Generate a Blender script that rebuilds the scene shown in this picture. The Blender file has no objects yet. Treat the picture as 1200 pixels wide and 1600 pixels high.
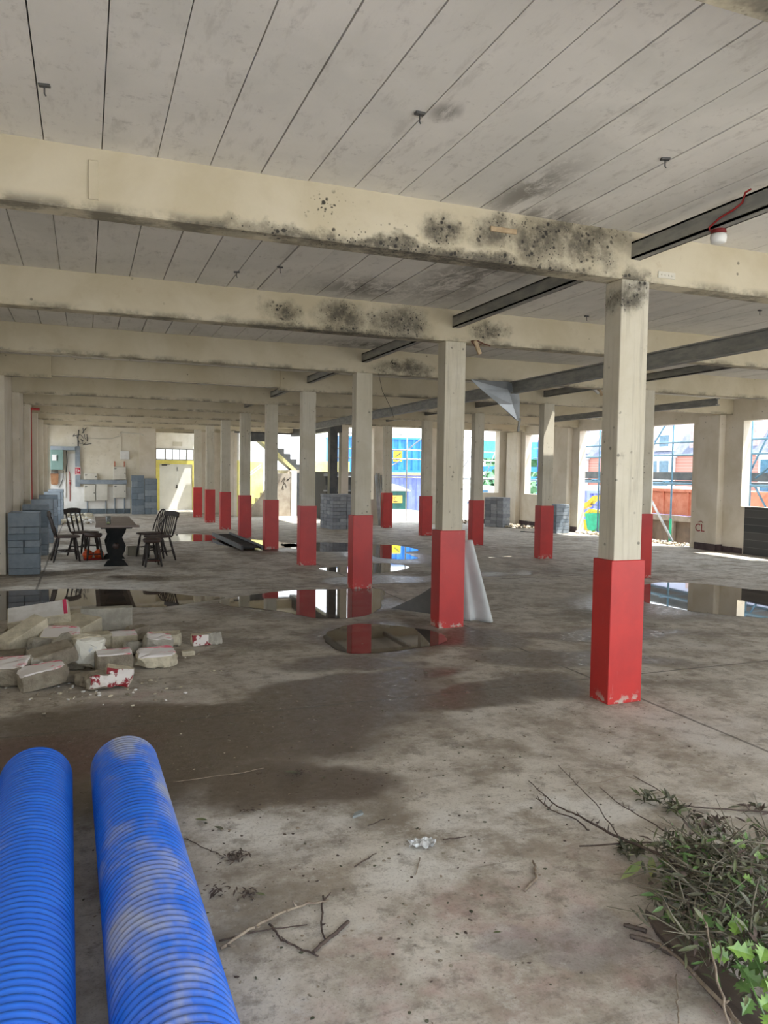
import bpy, bmesh, math, random
from mathutils import Vector, Matrix, noise
PI = math.pi
S = bpy.context.scene
COL = S.collection

# ------------------------------------------------------------------ camera
F, YAW, PITCH, ROLL = 1196.5, 0.3721, 0.0514, 0.0147
CAM = Vector((-3.392, -4.340, 1.6))
_fw = Vector((math.sin(YAW)*math.cos(PITCH), math.cos(YAW)*math.cos(PITCH), -math.sin(PITCH)))
_rt = Vector((math.cos(YAW), -math.sin(YAW), 0)); _up = _rt.cross(_fw)
RT = math.cos(ROLL)*_rt + math.sin(ROLL)*_up
UP = -math.sin(ROLL)*_rt + math.cos(ROLL)*_up
cd = bpy.data.cameras.new('camera'); cam = bpy.data.objects.new('camera', cd); COL.objects.link(cam)
cam.matrix_world = Matrix(((RT.x, UP.x, -_fw.x, CAM.x), (RT.y, UP.y, -_fw.y, CAM.y), (RT.z, UP.z, -_fw.z, CAM.z), (0, 0, 0, 1)))
cd.sensor_fit = 'VERTICAL'; cd.sensor_height = 36; cd.lens = F/1600*36; cd.clip_start = 0.05; cd.clip_end = 300
S.camera = cam

def at(px, py, z=0.0):
    """point on the horizontal plane z seen at a place in the 1200x1600 photograph"""
    d = _fw + (px-600)/F*RT - (py-800)/F*UP
    t = (z-CAM.z)/d.z
    return CAM + d*t

# ------------------------------------------------------------------ world, sun, exposure
W = bpy.data.worlds.new('world'); S.world = W; W.use_nodes = True
wn = W.node_tree; bg = wn.nodes['Background']
wtc = wn.nodes.new('ShaderNodeTexCoord'); wsp = wn.nodes.new('ShaderNodeSeparateXYZ'); wr = wn.nodes.new('ShaderNodeValToRGB')
wn.links.new(wtc.outputs['Generated'], wsp.inputs[0]); wn.links.new(wsp.outputs['Z'], wr.inputs[0]); wn.links.new(wr.outputs[0], bg.inputs[0])
wr.color_ramp.elements[0].position = 0.0; wr.color_ramp.elements[0].color = (0.92, 0.96, 1.0, 1)
wr.color_ramp.elements[1].position = 0.7; wr.color_ramp.elements[1].color = (0.80, 0.90, 1.0, 1)
bg.inputs[1].default_value = 1.0
sl = bpy.data.lights.new('sun', 'SUN'); sl.energy = 3.2; sl.angle = math.radians(0.6); sl.color = (1, .96, .88)
sun = bpy.data.objects.new('sun', sl); COL.objects.link(sun); sun.location = (8, 6, 9)
sun.rotation_euler = Vector((-.55, .30, -1.45)).to_track_quat('-Z', 'Y').to_euler()
S.view_settings.view_transform = 'Standard'; S.view_settings.look = 'None'
S.view_settings.gamma = 1; S.view_settings.use_curve_mapping = False
S.view_settings.exposure = 2.06

# ------------------------------------------------------------------ helpers: materials
class NT:
    def __init__(s, name):
        s.m = bpy.data.materials.new(name); s.m.use_nodes = True; s.t = s.m.node_tree
        s.b = s.t.nodes['Principled BSDF']; s._pos = None
    def n(s, typ, **kw):
        nd = s.t.nodes.new('ShaderNode'+typ)
        for k, v in kw.items(): setattr(nd, k, v)
        return nd
    def l(s, a, b): s.t.links.new(a, b)
    def put(s, sock, v):
        if hasattr(v, 'links') or hasattr(v, 'is_linked'): s.l(v, sock)
        elif isinstance(v, tuple) and len(v) == 3 and sock.type == 'RGBA': sock.default_value = (*v, 1)
        else: sock.default_value = v
    def pos(s, obj=False):
        if obj: return s.n('TexCoord').outputs['Object']
        if not s._pos: s._pos = s.n('NewGeometry').outputs['Position']
        return s._pos
    def scaled(s, v, sc):
        m = s.n('Mapping'); s.l(v, m.inputs[0]); m.inputs['Scale'].default_value = sc; return m.outputs[0]
    def noise(s, v, scale, detail=5, rough=.6, dist=0):
        a = s.n('TexNoise'); s.l(v, a.inputs['Vector']); a.inputs['Scale'].default_value = scale
        a.inputs['Detail'].default_value = detail; a.inputs['Roughness'].default_value = rough; a.inputs['Distortion'].default_value = dist
        return a.outputs[0]
    def ramp(s, v, lo, hi, a=0., b=1.):
        r = s.n('MapRange'); s.l(v, r.inputs[0]); r.interpolation_type = 'SMOOTHSTEP'
        for i, x in enumerate((lo, hi, a, b)): r.inputs[i+1].default_value = x
        return r.outputs[0]
    def math(s, op, a, b=0.):
        m = s.n('Math', operation=op); s.put(m.inputs[0], a); s.put(m.inputs[1], b); return m.outputs[0]
    def mix(s, f, a, b, mode='MIX'):
        m = s.n('Mix', data_type='RGBA', blend_type=mode); s.put(m.inputs[0], f); s.put(m.inputs[6], a); s.put(m.inputs[7], b); return m.outputs[2]
    def blob(s, v, c, r, rot=0, soft=(.55, 1.1)):
        m = s.n('Mapping', vector_type='TEXTURE'); s.l(v, m.inputs[0]); m.inputs['Location'].default_value = c
        m.inputs['Rotation'].default_value = (0, 0, rot); m.inputs['Scale'].default_value = r
        L = s.n('VectorMath', operation='LENGTH'); s.l(m.outputs[0], L.inputs[0])
        return s.ramp(L.outputs['Value'], soft[0], soft[1], 1, 0)
    def maxof(s, L):
        o = L[0]
        for x in L[1:]: o = s.math('MAXIMUM', o, x)
        return o
    def bump(s, h, st=.3, d=.01):
        b = s.n('Bump'); s.l(h, b.inputs['Height']); b.inputs['Strength'].default_value = st; b.inputs['Distance'].default_value = d
        s.l(b.outputs[0], s.b.inputs['Normal'])
    def out(s, col, rough=.7, metal=0., **kw):
        s.put(s.b.inputs['Base Color'], col); s.put(s.b.inputs['Roughness'], rough); s.put(s.b.inputs['Metallic'], metal)
        for k, v in kw.items(): s.put(s.b.inputs[k.replace('_', ' ')], v)
        return s.m

def mat(name, c1, c2=None, scale=6, rough=.7, metal=0., bump=.15, lo=.35, hi=.65, detail=6, obj=True, stretch=(1, 1, 1), bd=.004, **kw):
    t = NT(name); p = t.scaled(t.pos(obj), stretch); nz = t.noise(p, scale, detail)
    if c2 is None: c2 = tuple(x*.75 for x in c1)
    col = t.mix(t.ramp(nz, lo, hi), c1, c2)
    if bump: t.bump(t.noise(p, scale*6, 4), bump, bd)
    return t.out(col, rough, metal, **kw)

# ------------------------------------------------------------------ helpers: meshes
class MB:
    def __init__(s): s.bm = bmesh.new()
    def _x(s, vs, M):
        for v in vs: v.co = M @ v.co
    def box(s, x0, x1, y0, y1, z0, z1, bev=0, M=None, mi=0):
        r = bmesh.ops.create_cube(s.bm, size=1); vs = r['verts']
        for v in vs: v.co = Vector(((x0+x1)/2+v.co.x*(x1-x0), (y0+y1)/2+v.co.y*(y1-y0), (z0+z1)/2+v.co.z*(z1-z0)))
        fs = set(f for v in vs for f in v.link_faces)
        if bev:
            es = list(set(e for v in vs for e in v.link_edges))
            rr = bmesh.ops.bevel(s.bm, geom=es, offset=bev, segments=1, affect='EDGES'); fs = set(rr['faces']) | set(f for f in fs if f.is_valid)
            vs = list(set(v for f in fs for v in f.verts))
        for f in fs: f.material_index = mi
        if M: s._x(vs, M)
        return vs
    def cbox(s, c, d, bev=0, rz=0, rx=0, ry=0, mi=0):
        M = Matrix.Translation(c) @ Matrix.Rotation(rz, 4, 'Z') @ Matrix.Rotation(ry, 4, 'Y') @ Matrix.Rotation(rx, 4, 'X')
        return s.box(-d[0]/2, d[0]/2, -d[1]/2, d[1]/2, -d[2]/2, d[2]/2, bev, M, mi)
    def tube(s, pts, r, seg=8, mi=0, cap=True):
        pts = [Vector(p) for p in pts]; rs = r if isinstance(r, (list, tuple)) else [r]*len(pts)
        rings = []; n = len(pts); ref = None
        for i, p in enumerate(pts):
            d = (pts[min(i+1, n-1)]-pts[max(i-1, 0)]).normalized()
            if ref is None: ref = Vector((0, 0, 1)) if abs(d.z) < .9 else Vector((1, 0, 0))
            a = d.cross(ref)
            if a.length < 1e-4: a = d.cross(Vector((0, 1, 0)))
            a.normalize(); b = d.cross(a).normalized(); ref = -b if False else ref
            rings.append([s.bm.verts.new(p+(a*math.cos(2*PI*k/seg)+b*math.sin(2*PI*k/seg))*rs[i]) for k in range(seg)])
        for i in range(n-1):
            for k in range(seg):
                f = s.bm.faces.new((rings[i][k], rings[i][(k+1) % seg], rings[i+1][(k+1) % seg], rings[i+1][k])); f.smooth = True; f.material_index = mi
        if cap:
            s.bm.faces.new(rings[0][::-1]).material_index = mi; s.bm.faces.new(rings[-1]).material_index = mi
    def lathe(s, prof, seg=16, M=None, smooth=True, mi=0, close=True):
        rings = []
        for r, z in prof:
            rings.append([s.bm.verts.new((r*math.cos(2*PI*k/seg), r*math.sin(2*PI*k/seg), z)) for k in range(seg)])
        for i in range(len(prof)-1):
            for k in range(seg):
                f = s.bm.faces.new((rings[i][k], rings[i][(k+1) % seg], rings[i+1][(k+1) % seg], rings[i+1][k])); f.smooth = smooth; f.material_index = mi
        if close:
            s.bm.faces.new(rings[0][::-1]).material_index = mi; s.bm.faces.new(rings[-1]).material_index = mi
        if M: s._x([v for r in rings for v in r], M)
    def prism(s, poly, a, b, axis='y', mi=0, M=None):
        def P(u, v, w): return {'y': (u, w, v), 'x': (w, u, v), 'z': (u, v, w)}[axis]
        A = [s.bm.verts.new(P(u, v, a)) for u, v in poly]; B = [s.bm.verts.new(P(u, v, b)) for u, v in poly]; n = len(poly)
        fs = [s.bm.faces.new(A), s.bm.faces.new(B[::-1])]
        for k in range(n): fs.append(s.bm.faces.new((A[k], B[k], B[(k+1) % n], A[(k+1) % n])))
        for f in fs: f.material_index = mi
        if M: s._x(A+B, M)
    def quad(s, pts, mi=0):
        f = s.bm.faces.new([s.bm.verts.new(p) for p in pts]); f.material_index = mi; return f
    def build(s, name, mats, parent=None, loc=None):
        bmesh.ops.recalc_face_normals(s.bm, faces=s.bm.faces)
        me = bpy.data.meshes.new(name); s.bm.to_mesh(me); s.bm.free()
        for m in (mats if isinstance(mats, (list, tuple)) else [mats]): me.materials.append(m)
        o = bpy.data.objects.new(name, me); COL.objects.link(o)
        if parent: o.parent = parent
        if loc: o.location = loc
        return o
def thing(name, label, cat, loc=(0, 0, 0), rz=0, group=None):
    o = bpy.data.objects.new(name, None); COL.objects.link(o); o.location = loc; o.rotation_euler = (0, 0, rz)
    o.empty_display_size = .1; o['label'] = label; o['category'] = cat
    if group: o['group'] = group
    return o
def tag(o, label, cat, group=None, stuff=False):
    o['label'] = label; o['category'] = cat
    if group: o['group'] = group
    if stuff: o['kind'] = 'stuff'
    return o
def struct(o): o['kind'] = 'structure'; return o
def kids(o): return [c for c in bpy.data.objects if c.parent == o]
def dup(root, loc, rz=0, label=None, group=None, name=None):
    def cp(o, par):
        c = o.copy(); COL.objects.link(c)
        if par: c.parent = par
        for ch in kids(o): cp(ch, c)
        return c
    r = cp(root, None); r.location = loc; r.rotation_euler = (0, 0, rz)
    if label: r['label'] = label
    if group: r['group'] = group
    return r

SP = 2.7493                      # bay spacing
BX, BY = 4.661, 5.352            # second row of columns
ZB, ZC = 2.947, 3.268            # beam soffit, ceiling
XL, XR = -4.62, 9.5              # inner wall faces
YB = 17.6                        # back wall of the right half

# ------------------------------------------------------------------ materials
def floor_mat():
    t = NT('worn_concrete_floor'); p = t.pos()
    wob = t.n('VectorMath', operation='MULTIPLY_ADD'); nc = t.n('TexNoise'); t.l(p, nc.inputs['Vector']); nc.inputs['Scale'].default_value = 1.3; nc.inputs['Detail'].default_value = 4
    t.l(nc.outputs['Color'], wob.inputs[0]); wob.inputs[1].default_value = (.9, .9, 0); sub = t.n('VectorMath', operation='ADD')
    t.l(p, sub.inputs[0]); sub.inputs[1].default_value = (-.45, -.45, 0); t.l(sub.outputs[0], wob.inputs[2]); w = wob.outputs[0]
    big = t.noise(p, .55, 7, .66, .15); mid = t.noise(p, 2.3, 9, .72, .15); fine = t.noise(p, 16, 8, .7); grain = t.noise(p, 90, 3, .6); mot = t.noise(p, 7, 8, .75)
    col = t.mix(t.ramp(mid, .36, .62), (.32, .275, .22), (.58, .54, .475))
    col = t.mix(t.ramp(big, .52, .66), col, (.56, .53, .485))
    col = t.mix(t.math('MULTIPLY', t.ramp(big, .46, .36), .65), col, (.19, .16, .125))
    # pink and violet paint ghosts near the viewer, white scuffs
    pk = t.maxof([t.blob(w, (-2.05, -2.1, 0), (.75, .5, 1), .4), t.blob(w, (-2.6, -2.5, 0), (.4, .5, 1)), t.blob(w, (-3.0, 1.1, 0), (.5, .3, 1)), t.blob(w, (-1.5, -2.5, 0), (.5, .3, 1))])
    col = t.mix(t.math('MULTIPLY', t.math('MULTIPLY', pk, t.ramp(t.noise(p, 5, 5, .6, .2), .4, .7)), .42), col, (.48, .29, .28))
    sc = t.maxof([t.blob(w, (-1.9, -1.45, 0), (.5, .35, 1)), t.blob(w, (-2.55, -.95, 0), (.45, .3, 1), .3), t.blob(w, (-1.2, -1.4, 0), (.6, .2, 1)), t.blob(w, (-2.2, -2.9, 0), (.3, .3, 1)), t.blob(w, (7, 5.5, 0), (3.5, 4, 1), .2)])
    col = t.mix(t.math('MULTIPLY', t.math('MULTIPLY', sc, t.ramp(mid, .38, .6)), .7), col, (.68, .66, .62))
    bl = t.maxof([t.blob(w, (-1.72, -2.28, 0), (.22, .1, 1), -.5), t.blob(w, (-1.95, -2.15, 0), (.12, .08, 1))])
    col = t.mix(t.math('MULTIPLY', bl, .28), col, (.22, .22, .27))
    col = t.mix(t.math('MULTIPLY', t.ramp(mot, .50, .64), .62), col, (.185, .155, .125))
    col = t.mix(t.math('MULTIPLY', t.ramp(mot, .46, .34), .5), col, (.60, .575, .53))
    col = t.mix(t.math('MULTIPLY', t.ramp(grain, .54, .66), .35), col, (.16, .135, .11))
    # damp, dark patches (wet concrete)
    D = [((-3.4, .20), (1.8, .95), 0), ((-1.9, .55), (1.3, .5), .1), ((-.8, .5), (.9, .28), .1), ((-2.9, .75), (1.6, .35), -.12), ((-2.3, .35), (1.2, .7), -.1), ((-1.5, 1.0), (1.1, .35), .25), ((-2.4, -.55), (.6, .3), 0), ((-3.9, 5.5), (1.9, .72), 0), ((-.9, 4.4), (1.4, .85), -.1),
         ((-.7, 2.6), (.8, .95), 0), ((.1, 2.2), (.6, .5), 0), ((2.0, 9.3), (1.1, 1.7), 0), ((3.6, 3.4), (1.9, 1.2), .2), ((.5, 11.2), (1.6, .8), 0), ((-1.0, 14), (.9, .8), 0),
         ((-.2, .55), (.55, .3), .4), ((.6, 1.2), (1.1, .35), -.4), ((1.5, 2.0), (1.3, .3), -.3), ((-3.6, 8.3), (.9, .3), .2), ((-2.4, 7.3), (.9, .35), -.2), ((.7, 6.3), (1.3, .5), 0), ((2.6, 6.4), (1.2, .35), .2), ((-1.3, 1.7), (.7, .3), -.3)]
    dm = t.maxof([t.blob(w, (*c, 0), (*r, 3), a, (.6, 1.08)) for c, r, a in D])
    dmm = t.math('MULTIPLY', dm, t.ramp(mid, .30, .52, .72, 1))
    col = t.mix(t.math('MULTIPLY', dmm, .93), col, (.095, .068, .045))
    rd = t.maxof([t.blob(w, (-3.6, .3, 0), (.7, .35, 1), 0), t.blob(w, (-.3, 2.3, 0), (.35, .3, 1), 0)])
    col = t.mix(t.math('MULTIPLY', rd, .5), col, (.10, .03, .028))
    # streaks and grit
    st = t.noise(t.scaled(p, (.8, 4.5, 1)), 2.2, 8, .75, .3)
    col = t.mix(t.math('MULTIPLY', t.ramp(st, .55, .72), .55), col, (.13, .11, .09))
    col = t.mix(t.math('MULTIPLY', t.ramp(fine, .60, .72), .75), col, (.11, .09, .075))
    col = t.mix(t.math('MULTIPLY', t.ramp(fine, .40, .28), .45), col, (.56, .54, .50))
    # construction joints
    sx = t.n('SeparateXYZ'); t.l(p, sx.inputs[0])
    for ax, c0, wd in ((0, .33, .008), (0, 4.9, .01), (1, .62, .007), (1, 5.9, .012), (1, -6, .01), (0, -4.0, .01)):
        dd = t.math('ABSOLUTE', t.math('ADD', t.math('SUBTRACT', sx.outputs[ax], c0), t.math('MULTIPLY', t.math('SUBTRACT', mid, .5), .03)))
        col = t.mix(t.math('MULTIPLY', t.ramp(dd, wd, wd*2, 1, 0), .7), col, (.07, .06, .05))
    rough = t.math('SUBTRACT', t.ramp(fine, .3, .7, .62, .85), t.math('MULTIPLY', dmm, .38))
    t.bump(t.math('ADD', t.math('MULTIPLY', fine, .6), t.math('ADD', t.math('MULTIPLY', mid, 1.4), t.math('MULTIPLY', grain, .12))), .35, .012)
    return t.out(col, rough)

def paint_concrete(name, base, dark, mould=(), grime=.6, vert=False, zlow=None):
    t = NT(name); p = t.pos(); n1 = t.noise(p, 1.6, 6, .6, .4); n2 = t.noise(t.scaled(p, (1, 1, .25) if vert else (1, 1, 1)), 7, 6, .65)
    col = t.mix(t.ramp(n1, .35, .68), base, tuple(b*f for b, f in zip(base, (.86, .84, .78))))
    col = t.mix(t.math('MULTIPLY', t.ramp(n2, .60, .74), grime), col, dark)
    v = t.n('TexVoronoi'); t.l(p, v.inputs['Vector']); v.inputs['Scale'].default_value = 9 if vert else 7; v.inputs['Randomness'].default_value = 1
    sp = t.math('MULTIPLY', t.ramp(v.outputs['Distance'], .05, .11, 1, 0), t.ramp(t.noise(p, 2.2, 2), .5, .6))
    col = t.mix(t.math('MULTIPLY', sp, .7), col, (.09, .08, .06))
    if vert:
        sk = t.noise(t.scaled(p, (9, 9, .35)), 2.5, 7, .75)
        col = t.mix(t.math('MULTIPLY', t.ramp(sk, .50, .68), .5), col, (.34, .31, .24))
        pit = t.n('TexVoronoi'); t.l(p, pit.inputs['Vector']); pit.inputs['Scale'].default_value = 13
        col = t.mix(t.math('MULTIPLY', t.math('MULTIPLY', t.ramp(pit.outputs['Distance'], .10, .2, 1, 0), t.ramp(t.noise(p, 5, 3), .52, .60)), .8), col, (.13, .12, .095))
        col = t.mix(t.math('MULTIPLY', t.ramp(t.noise(p, 5, 6, .7), .60, .72), .5), col, (.30, .27, .21))
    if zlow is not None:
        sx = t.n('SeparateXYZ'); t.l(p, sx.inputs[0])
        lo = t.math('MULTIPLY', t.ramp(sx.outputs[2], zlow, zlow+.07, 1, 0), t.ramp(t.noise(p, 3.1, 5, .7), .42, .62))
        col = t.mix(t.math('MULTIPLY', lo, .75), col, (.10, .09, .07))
    if mould:
        nc = t.n('TexNoise'); t.l(p, nc.inputs['Vector']); nc.inputs['Scale'].default_value = 3.4; nc.inputs['Detail'].default_value = 6; nc.inputs['Roughness'].default_value = .65
        wa = t.n('VectorMath', operation='MULTIPLY_ADD'); t.l(nc.outputs['Color'], wa.inputs[0]); wa.inputs[1].default_value = (.55, 0, .34)
        wb = t.n('VectorMath', operation='ADD'); t.l(p, wb.inputs[0]); wb.inputs[1].default_value = (-.275, 0, -.17); t.l(wb.outputs[0], wa.inputs[2]); pw = wa.outputs[0]
        v2 = t.n('TexVoronoi'); t.l(p, v2.inputs['Vector']); v2.inputs['Scale'].default_value = 24
        v3 = t.n('TexVoronoi'); t.l(p, v3.inputs['Vector']); v3.inputs['Scale'].default_value = 46
        spots = t.math('MAXIMUM', t.math('MULTIPLY', t.ramp(v2.outputs['Distance'], .22, .38, 1, 0), t.ramp(t.noise(p, 9, 2), .5, .58)), t.math('MULTIPLY', t.ramp(v3.outputs['Distance'], .16, .30, 1, 0), t.ramp(t.noise(p, 12, 2), .46, .56)))
        soft = t.maxof([t.blob(pw, c, tuple(x*1.25 for x in r), 0, (.25, 1.1)) for c, r, k in mould if k > 0])
        hard = t.maxof([t.blob(pw, c, tuple(x*1.15 for x in r), 0, (.6, 1.05)) for c, r, k in mould])
        fine = t.noise(p, 11, 8, .8)
        col = t.mix(t.math('MULTIPLY', t.math('MULTIPLY', soft, t.ramp(fine, .30, .58, .45, 1)), .90), col, (.06, .052, .038))
        col = t.mix(t.math('MULTIPLY', hard, t.math('MULTIPLY', spots, .95)), col, (.02, .018, .015))
    t.bump(t.math('ADD', n2, t.math('MULTIPLY', t.noise(p, 40, 3), .25)), .25, .008)
    return t.out(col, .75)

def ceiling_mat():
    t = NT('ceiling_planks'); p = t.pos(); sx = t.n('SeparateXYZ'); t.l(p, sx.inputs[0])
    idx = t.math('FLOOR', t.math('DIVIDE', t.math('ADD', sx.outputs[0], 3.582), .2787)); idy = t.math('FLOOR', t.math('DIVIDE', sx.outputs[1], SP))
    wnz = t.n('TexWhiteNoise', noise_dimensions='1D'); t.l(t.math('ADD', idx, t.math('MULTIPLY', idy, 17.3)), wnz.inputs['W'])
    n1 = t.noise(p, 1.2, 6, .6, .5); n2 = t.noise(t.scaled(p, (2.5, .7, 1)), 5, 6, .7)
    col = t.mix(t.ramp(n1, .35, .65), (.77, .74, .685), (.66, .64, .59))
    col = t.mix(t.math('MULTIPLY', wnz.outputs[0], .4), col, (.82, .78, .72))
    col = t.mix(t.math('MULTIPLY', t.ramp(n2, .52, .70), .38), col, (.42, .39, .34))
    col = t.mix(t.math('MULTIPLY', t.ramp(t.noise(p, 13, 7, .75), .56, .68), .4), col, (.38, .35, .31))
    B = [((-.62, .05, ZC), (.55, .35, .3)), ((-.95, -.35, ZC), (.2, .6, .3)), ((-.35, 1.6, ZC), (.5, 1.3, .3)), ((-1.0, 2.3, ZC), (.6, .5, .3)), ((.5, 3.6, ZC), (.4, .5, .3)), ((-1.83, -1.05, ZC), (.1, .12, .3)), ((.2, 5.2, ZC), (1, .4, .3))]
    dm = t.maxof([t.blob(p, c, r, 0, (.1, 1.15)) for c, r in B])
    col = t.mix(t.math('MULTIPLY', t.math('MULTIPLY', dm, t.ramp(t.noise(t.scaled(p, (1, .5, 1)), 6, 7, .75, .5), .40, .58)), .72), col, (.13, .115, .09))
    v = t.n('TexVoronoi'); t.l(p, v.inputs['Vector']); v.inputs['Scale'].default_value = 5
    col = t.mix(t.math('MULTIPLY', t.math('MULTIPLY', t.ramp(v.outputs['Distance'], .03, .07, 1, 0), t.ramp(t.noise(p, 1.5, 2), .5, .6)), .7), col, (.14, .12, .10))
    t.bump(t.math('ADD', n2, t.math('MULTIPLY', t.noise(p, 50, 3), .3)), .2, .006)
    return t.out(col, .8)

M = {}
M['floor'] = floor_mat()
MOULD = [((-2.05, 0, 3.12), (.16, .4, .10), 0), ((-1.75, 0, 3.00), (.4, .4, .07), 0), ((-1.30, 0, 3.10), (.17, .4, .10), 1), ((-.97, 0, 3.13), (.17, .4, .12), 1), ((-.62, 0, 3.12), (.24, .4, .16), 1), ((-.27, 0, 3.12), (.27, .4, .15), 1), ((-.35, 0, 3.2), (.45, .4, .10), 1),
         ((-1.5, 0, 2.95), (1.4, .3, .05), 1), ((-1.65, SP, 3.1), (.2, .35, .10), 1), ((-1.05, SP, 3.1), (.28, .35, .15), 1), ((-.45, SP, 3.1), (.32, .35, .16), 1), ((-1.2, SP, 2.96), (1.0, .3, .06), 1), ((.55, SP, 3.12), (.25, .3, .1), 1), ((.7, 2*SP, 3.05), (.45, .3, .1), 1), ((-.9, -SP, 3.0), (.8, .4, .25), 1), ((.12, 0, 2.9), (.1, .3, .15), 1)]
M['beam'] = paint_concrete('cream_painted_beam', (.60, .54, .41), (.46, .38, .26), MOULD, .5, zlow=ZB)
M['column'] = paint_concrete('cream_painted_column', (.63, .59, .49), (.38, .33, .25), [((.12, 0, 2.85), (.14, .3, .13), 1)], .55, vert=True)
M['ceiling'] = ceiling_mat()
M['wall'] = paint_concrete('cream_painted_wall', (.76, .70, .60), (.42, .36, .28), (), .3)
M['wall_far'] = paint_concrete('dingy_far_wall', (.76, .71, .60), (.30, .26, .20), (), .6)
M['wall_pale'] = mat('pale_wall_plaster', (.86, .84, .80), (.76, .74, .69), 3)
def red_mat():
    t = NT('red_plinth_paint'); p = t.pos(); n = t.noise(p, 3, 5)
    col = t.mix(t.ramp(n, .35, .65), (.56, .035, .03), (.47, .03, .028))
    st = t.noise(t.scaled(p, (14, 14, .8)), 3, 5, .7)
    sx = t.n('SeparateXYZ'); t.l(p, sx.inputs[0])
    col = t.mix(t.math('MULTIPLY', t.ramp(st, .66, .76), .6), col, (.62, .42, .38))
    ch = t.math('MULTIPLY', t.ramp(sx.outputs[2], .0, .10, 1, 0), t.ramp(t.noise(p, 14, 4), .52, .6))
    col = t.mix(ch, col, (.50, .42, .36))
    t.bump(t.noise(p, 30, 3), .12, .004)
    return t.out(col, .42)
M['red'] = red_mat()
M['red_pipe'] = mat('red_pipe_paint', (.45, .03, .025), rough=.5)
M['steel'] = mat('weathered_steel', (.24, .245, .235), (.34, .335, .305), 5, .55, .35, stretch=(1, 1, 3))
M['steel_dark'] = mat('dark_painted_steel', (.055, .06, .065), (.10, .10, .10), 4, .5, .2)
def block_mat(name, a, b):
    t = NT(name); oi = t.n('ObjectInfo'); p = t.pos(True); c = t.mix(oi.outputs['Random'], a, b)
    c = t.mix(t.math('MULTIPLY', t.ramp(t.noise(p, 9, 6), .4, .7), .3), c, tuple(x*.6 for x in a)); t.bump(t.noise(p, 40, 4), .5, .006); return t.out(c, .92)
M['block'] = block_mat('grey_concrete_block', (.17, .215, .26), (.29, .335, .38))
M['block_l'] = block_mat('light_grey_concrete_block', (.22, .24, .27), (.40, .42, .45))
M['seam'] = mat('slab_screed', (.03, .028, .035), bump=0)
M['roof'] = mat('roof_screed', (.2, .2, .2))
M['skirt'] = mat('dark_maroon_skirting_paint', (.055, .035, .04), (.10, .07, .07), 5)
M['skirt_grey'] = mat('grey_skirting_paint', (.15, .19, .22), rough=.6)
M['brick_dark'] = None
def brick(name, c1, c2, mo, sc, rough=.9, bw=.5, rh=.25, ms=.02, rot=None):
    t = NT(name); p = t.pos(); m = t.n('Mapping'); t.l(p, m.inputs[0])
    m.inputs['Rotation'].default_value = rot or (PI/2, 0, 0); b = t.n('TexBrick'); t.l(m.outputs[0], b.inputs['Vector']); b.inputs['Scale'].default_value = sc
    b.inputs['Color1'].default_value = (*c1, 1); b.inputs['Color2'].default_value = (*c2, 1); b.inputs['Mortar'].default_value = (*mo, 1)
    b.inputs['Mortar Size'].default_value = ms; b.inputs['Brick Width'].default_value = bw; b.inputs['Row Height'].default_value = rh
    t.bump(b.outputs['Fac'], -.5, .01); return t.out(b.outputs['Color'], rough)
M['brick_dark'] = brick('sooty_dark_brick', (.045, .05, .055), (.09, .09, .09), (.14, .14, .14), 3.2, rot=(PI/2, 0, PI/2))
M['brick_red'] = brick('red_house_brick', (.52, .25, .20), (.46, .21, .17), (.55, .47, .43), 3.2, rot=(PI/2, 0, PI/2))
M['white_render'] = mat('white_render', (.8, .8, .8), (.72, .73, .74))
M['slate'] = mat('grey_blue_slate', (.12, .14, .20), (.18, .19, .26), 5)
M['glass'] = mat('window_glass_blue', (.10, .20, .28), rough=.1, bump=0)
M['blue_cont'] = mat('blue_container_paint', (.03, .20, .62), (.04, .25, .70), 3, .45, bump=.05)
M['violet_cont'] = mat('violet_blue_container_paint', (.17, .21, .62), (.21, .26, .70), 3, .45, bump=.05)
M['green_body'] = mat('dark_green_paint', (.006, .07, .065), (.01, .10, .09), 3, .3, bump=0)
M['teal'] = mat('teal_paint', (.02, .35, .33), rough=.4, bump=0)
M['teal_mesh'] = mat('teal_debris_netting', (.10, .50, .48), (.06, .38, .38), 9, .8)
M['orange'] = mat('orange_plastic', (.75, .10, .015), (.60, .08, .01), rough=.4)
M['sign_orange'] = mat('orange_sign_face', (.80, .42, .08), rough=.5, bump=0)
M['sign_yellow'] = mat('yellow_sign_face', (.85, .72, .03), rough=.5, bump=0)
M['yellow'] = mat('yellow_machine_paint', (.85, .60, .02), rough=.4, bump=0)
M['green_bucket'] = mat('bright_green_paint', (.03, .55, .30), rough=.5, bump=0)
M['black'] = mat('black_mark', (.012, .012, .012), bump=0)
M['dark_red_ink'] = mat('dark_red_lettering', (.35, .02, .02), bump=0)
M['white'] = mat('white_paint', (.80, .80, .78), (.72, .72, .70), rough=.5, bump=.05)
M['cream_box'] = mat('cream_enamel_box', (.66, .63, .55), (.58, .55, .47), 3, .5, bump=.05)
M['grey_trunk'] = mat('grey_galvanised_trunking', (.30, .34, .38), (.22, .26, .30), 5, .45, .3)
M['green_cab'] = mat('green_enamel_cabinet', (.16, .26, .23), (.20, .31, .28), 2, .4, bump=.03)
M['brown_board'] = mat('brown_cable_board', (.34, .17, .08), (.26, .12, .05))
M['sign_red'] = mat('fire_sign_red', (.55, .01, .04), bump=0, rough=.5)
M['yellow_frame'] = mat('yellow_door_frame', (.66, .60, .16), (.58, .52, .14), rough=.6)
M['door_white'] = mat('white_door_paint', (.68, .69, .68), (.60, .61, .60), 2, .5, bump=.05)
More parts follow.
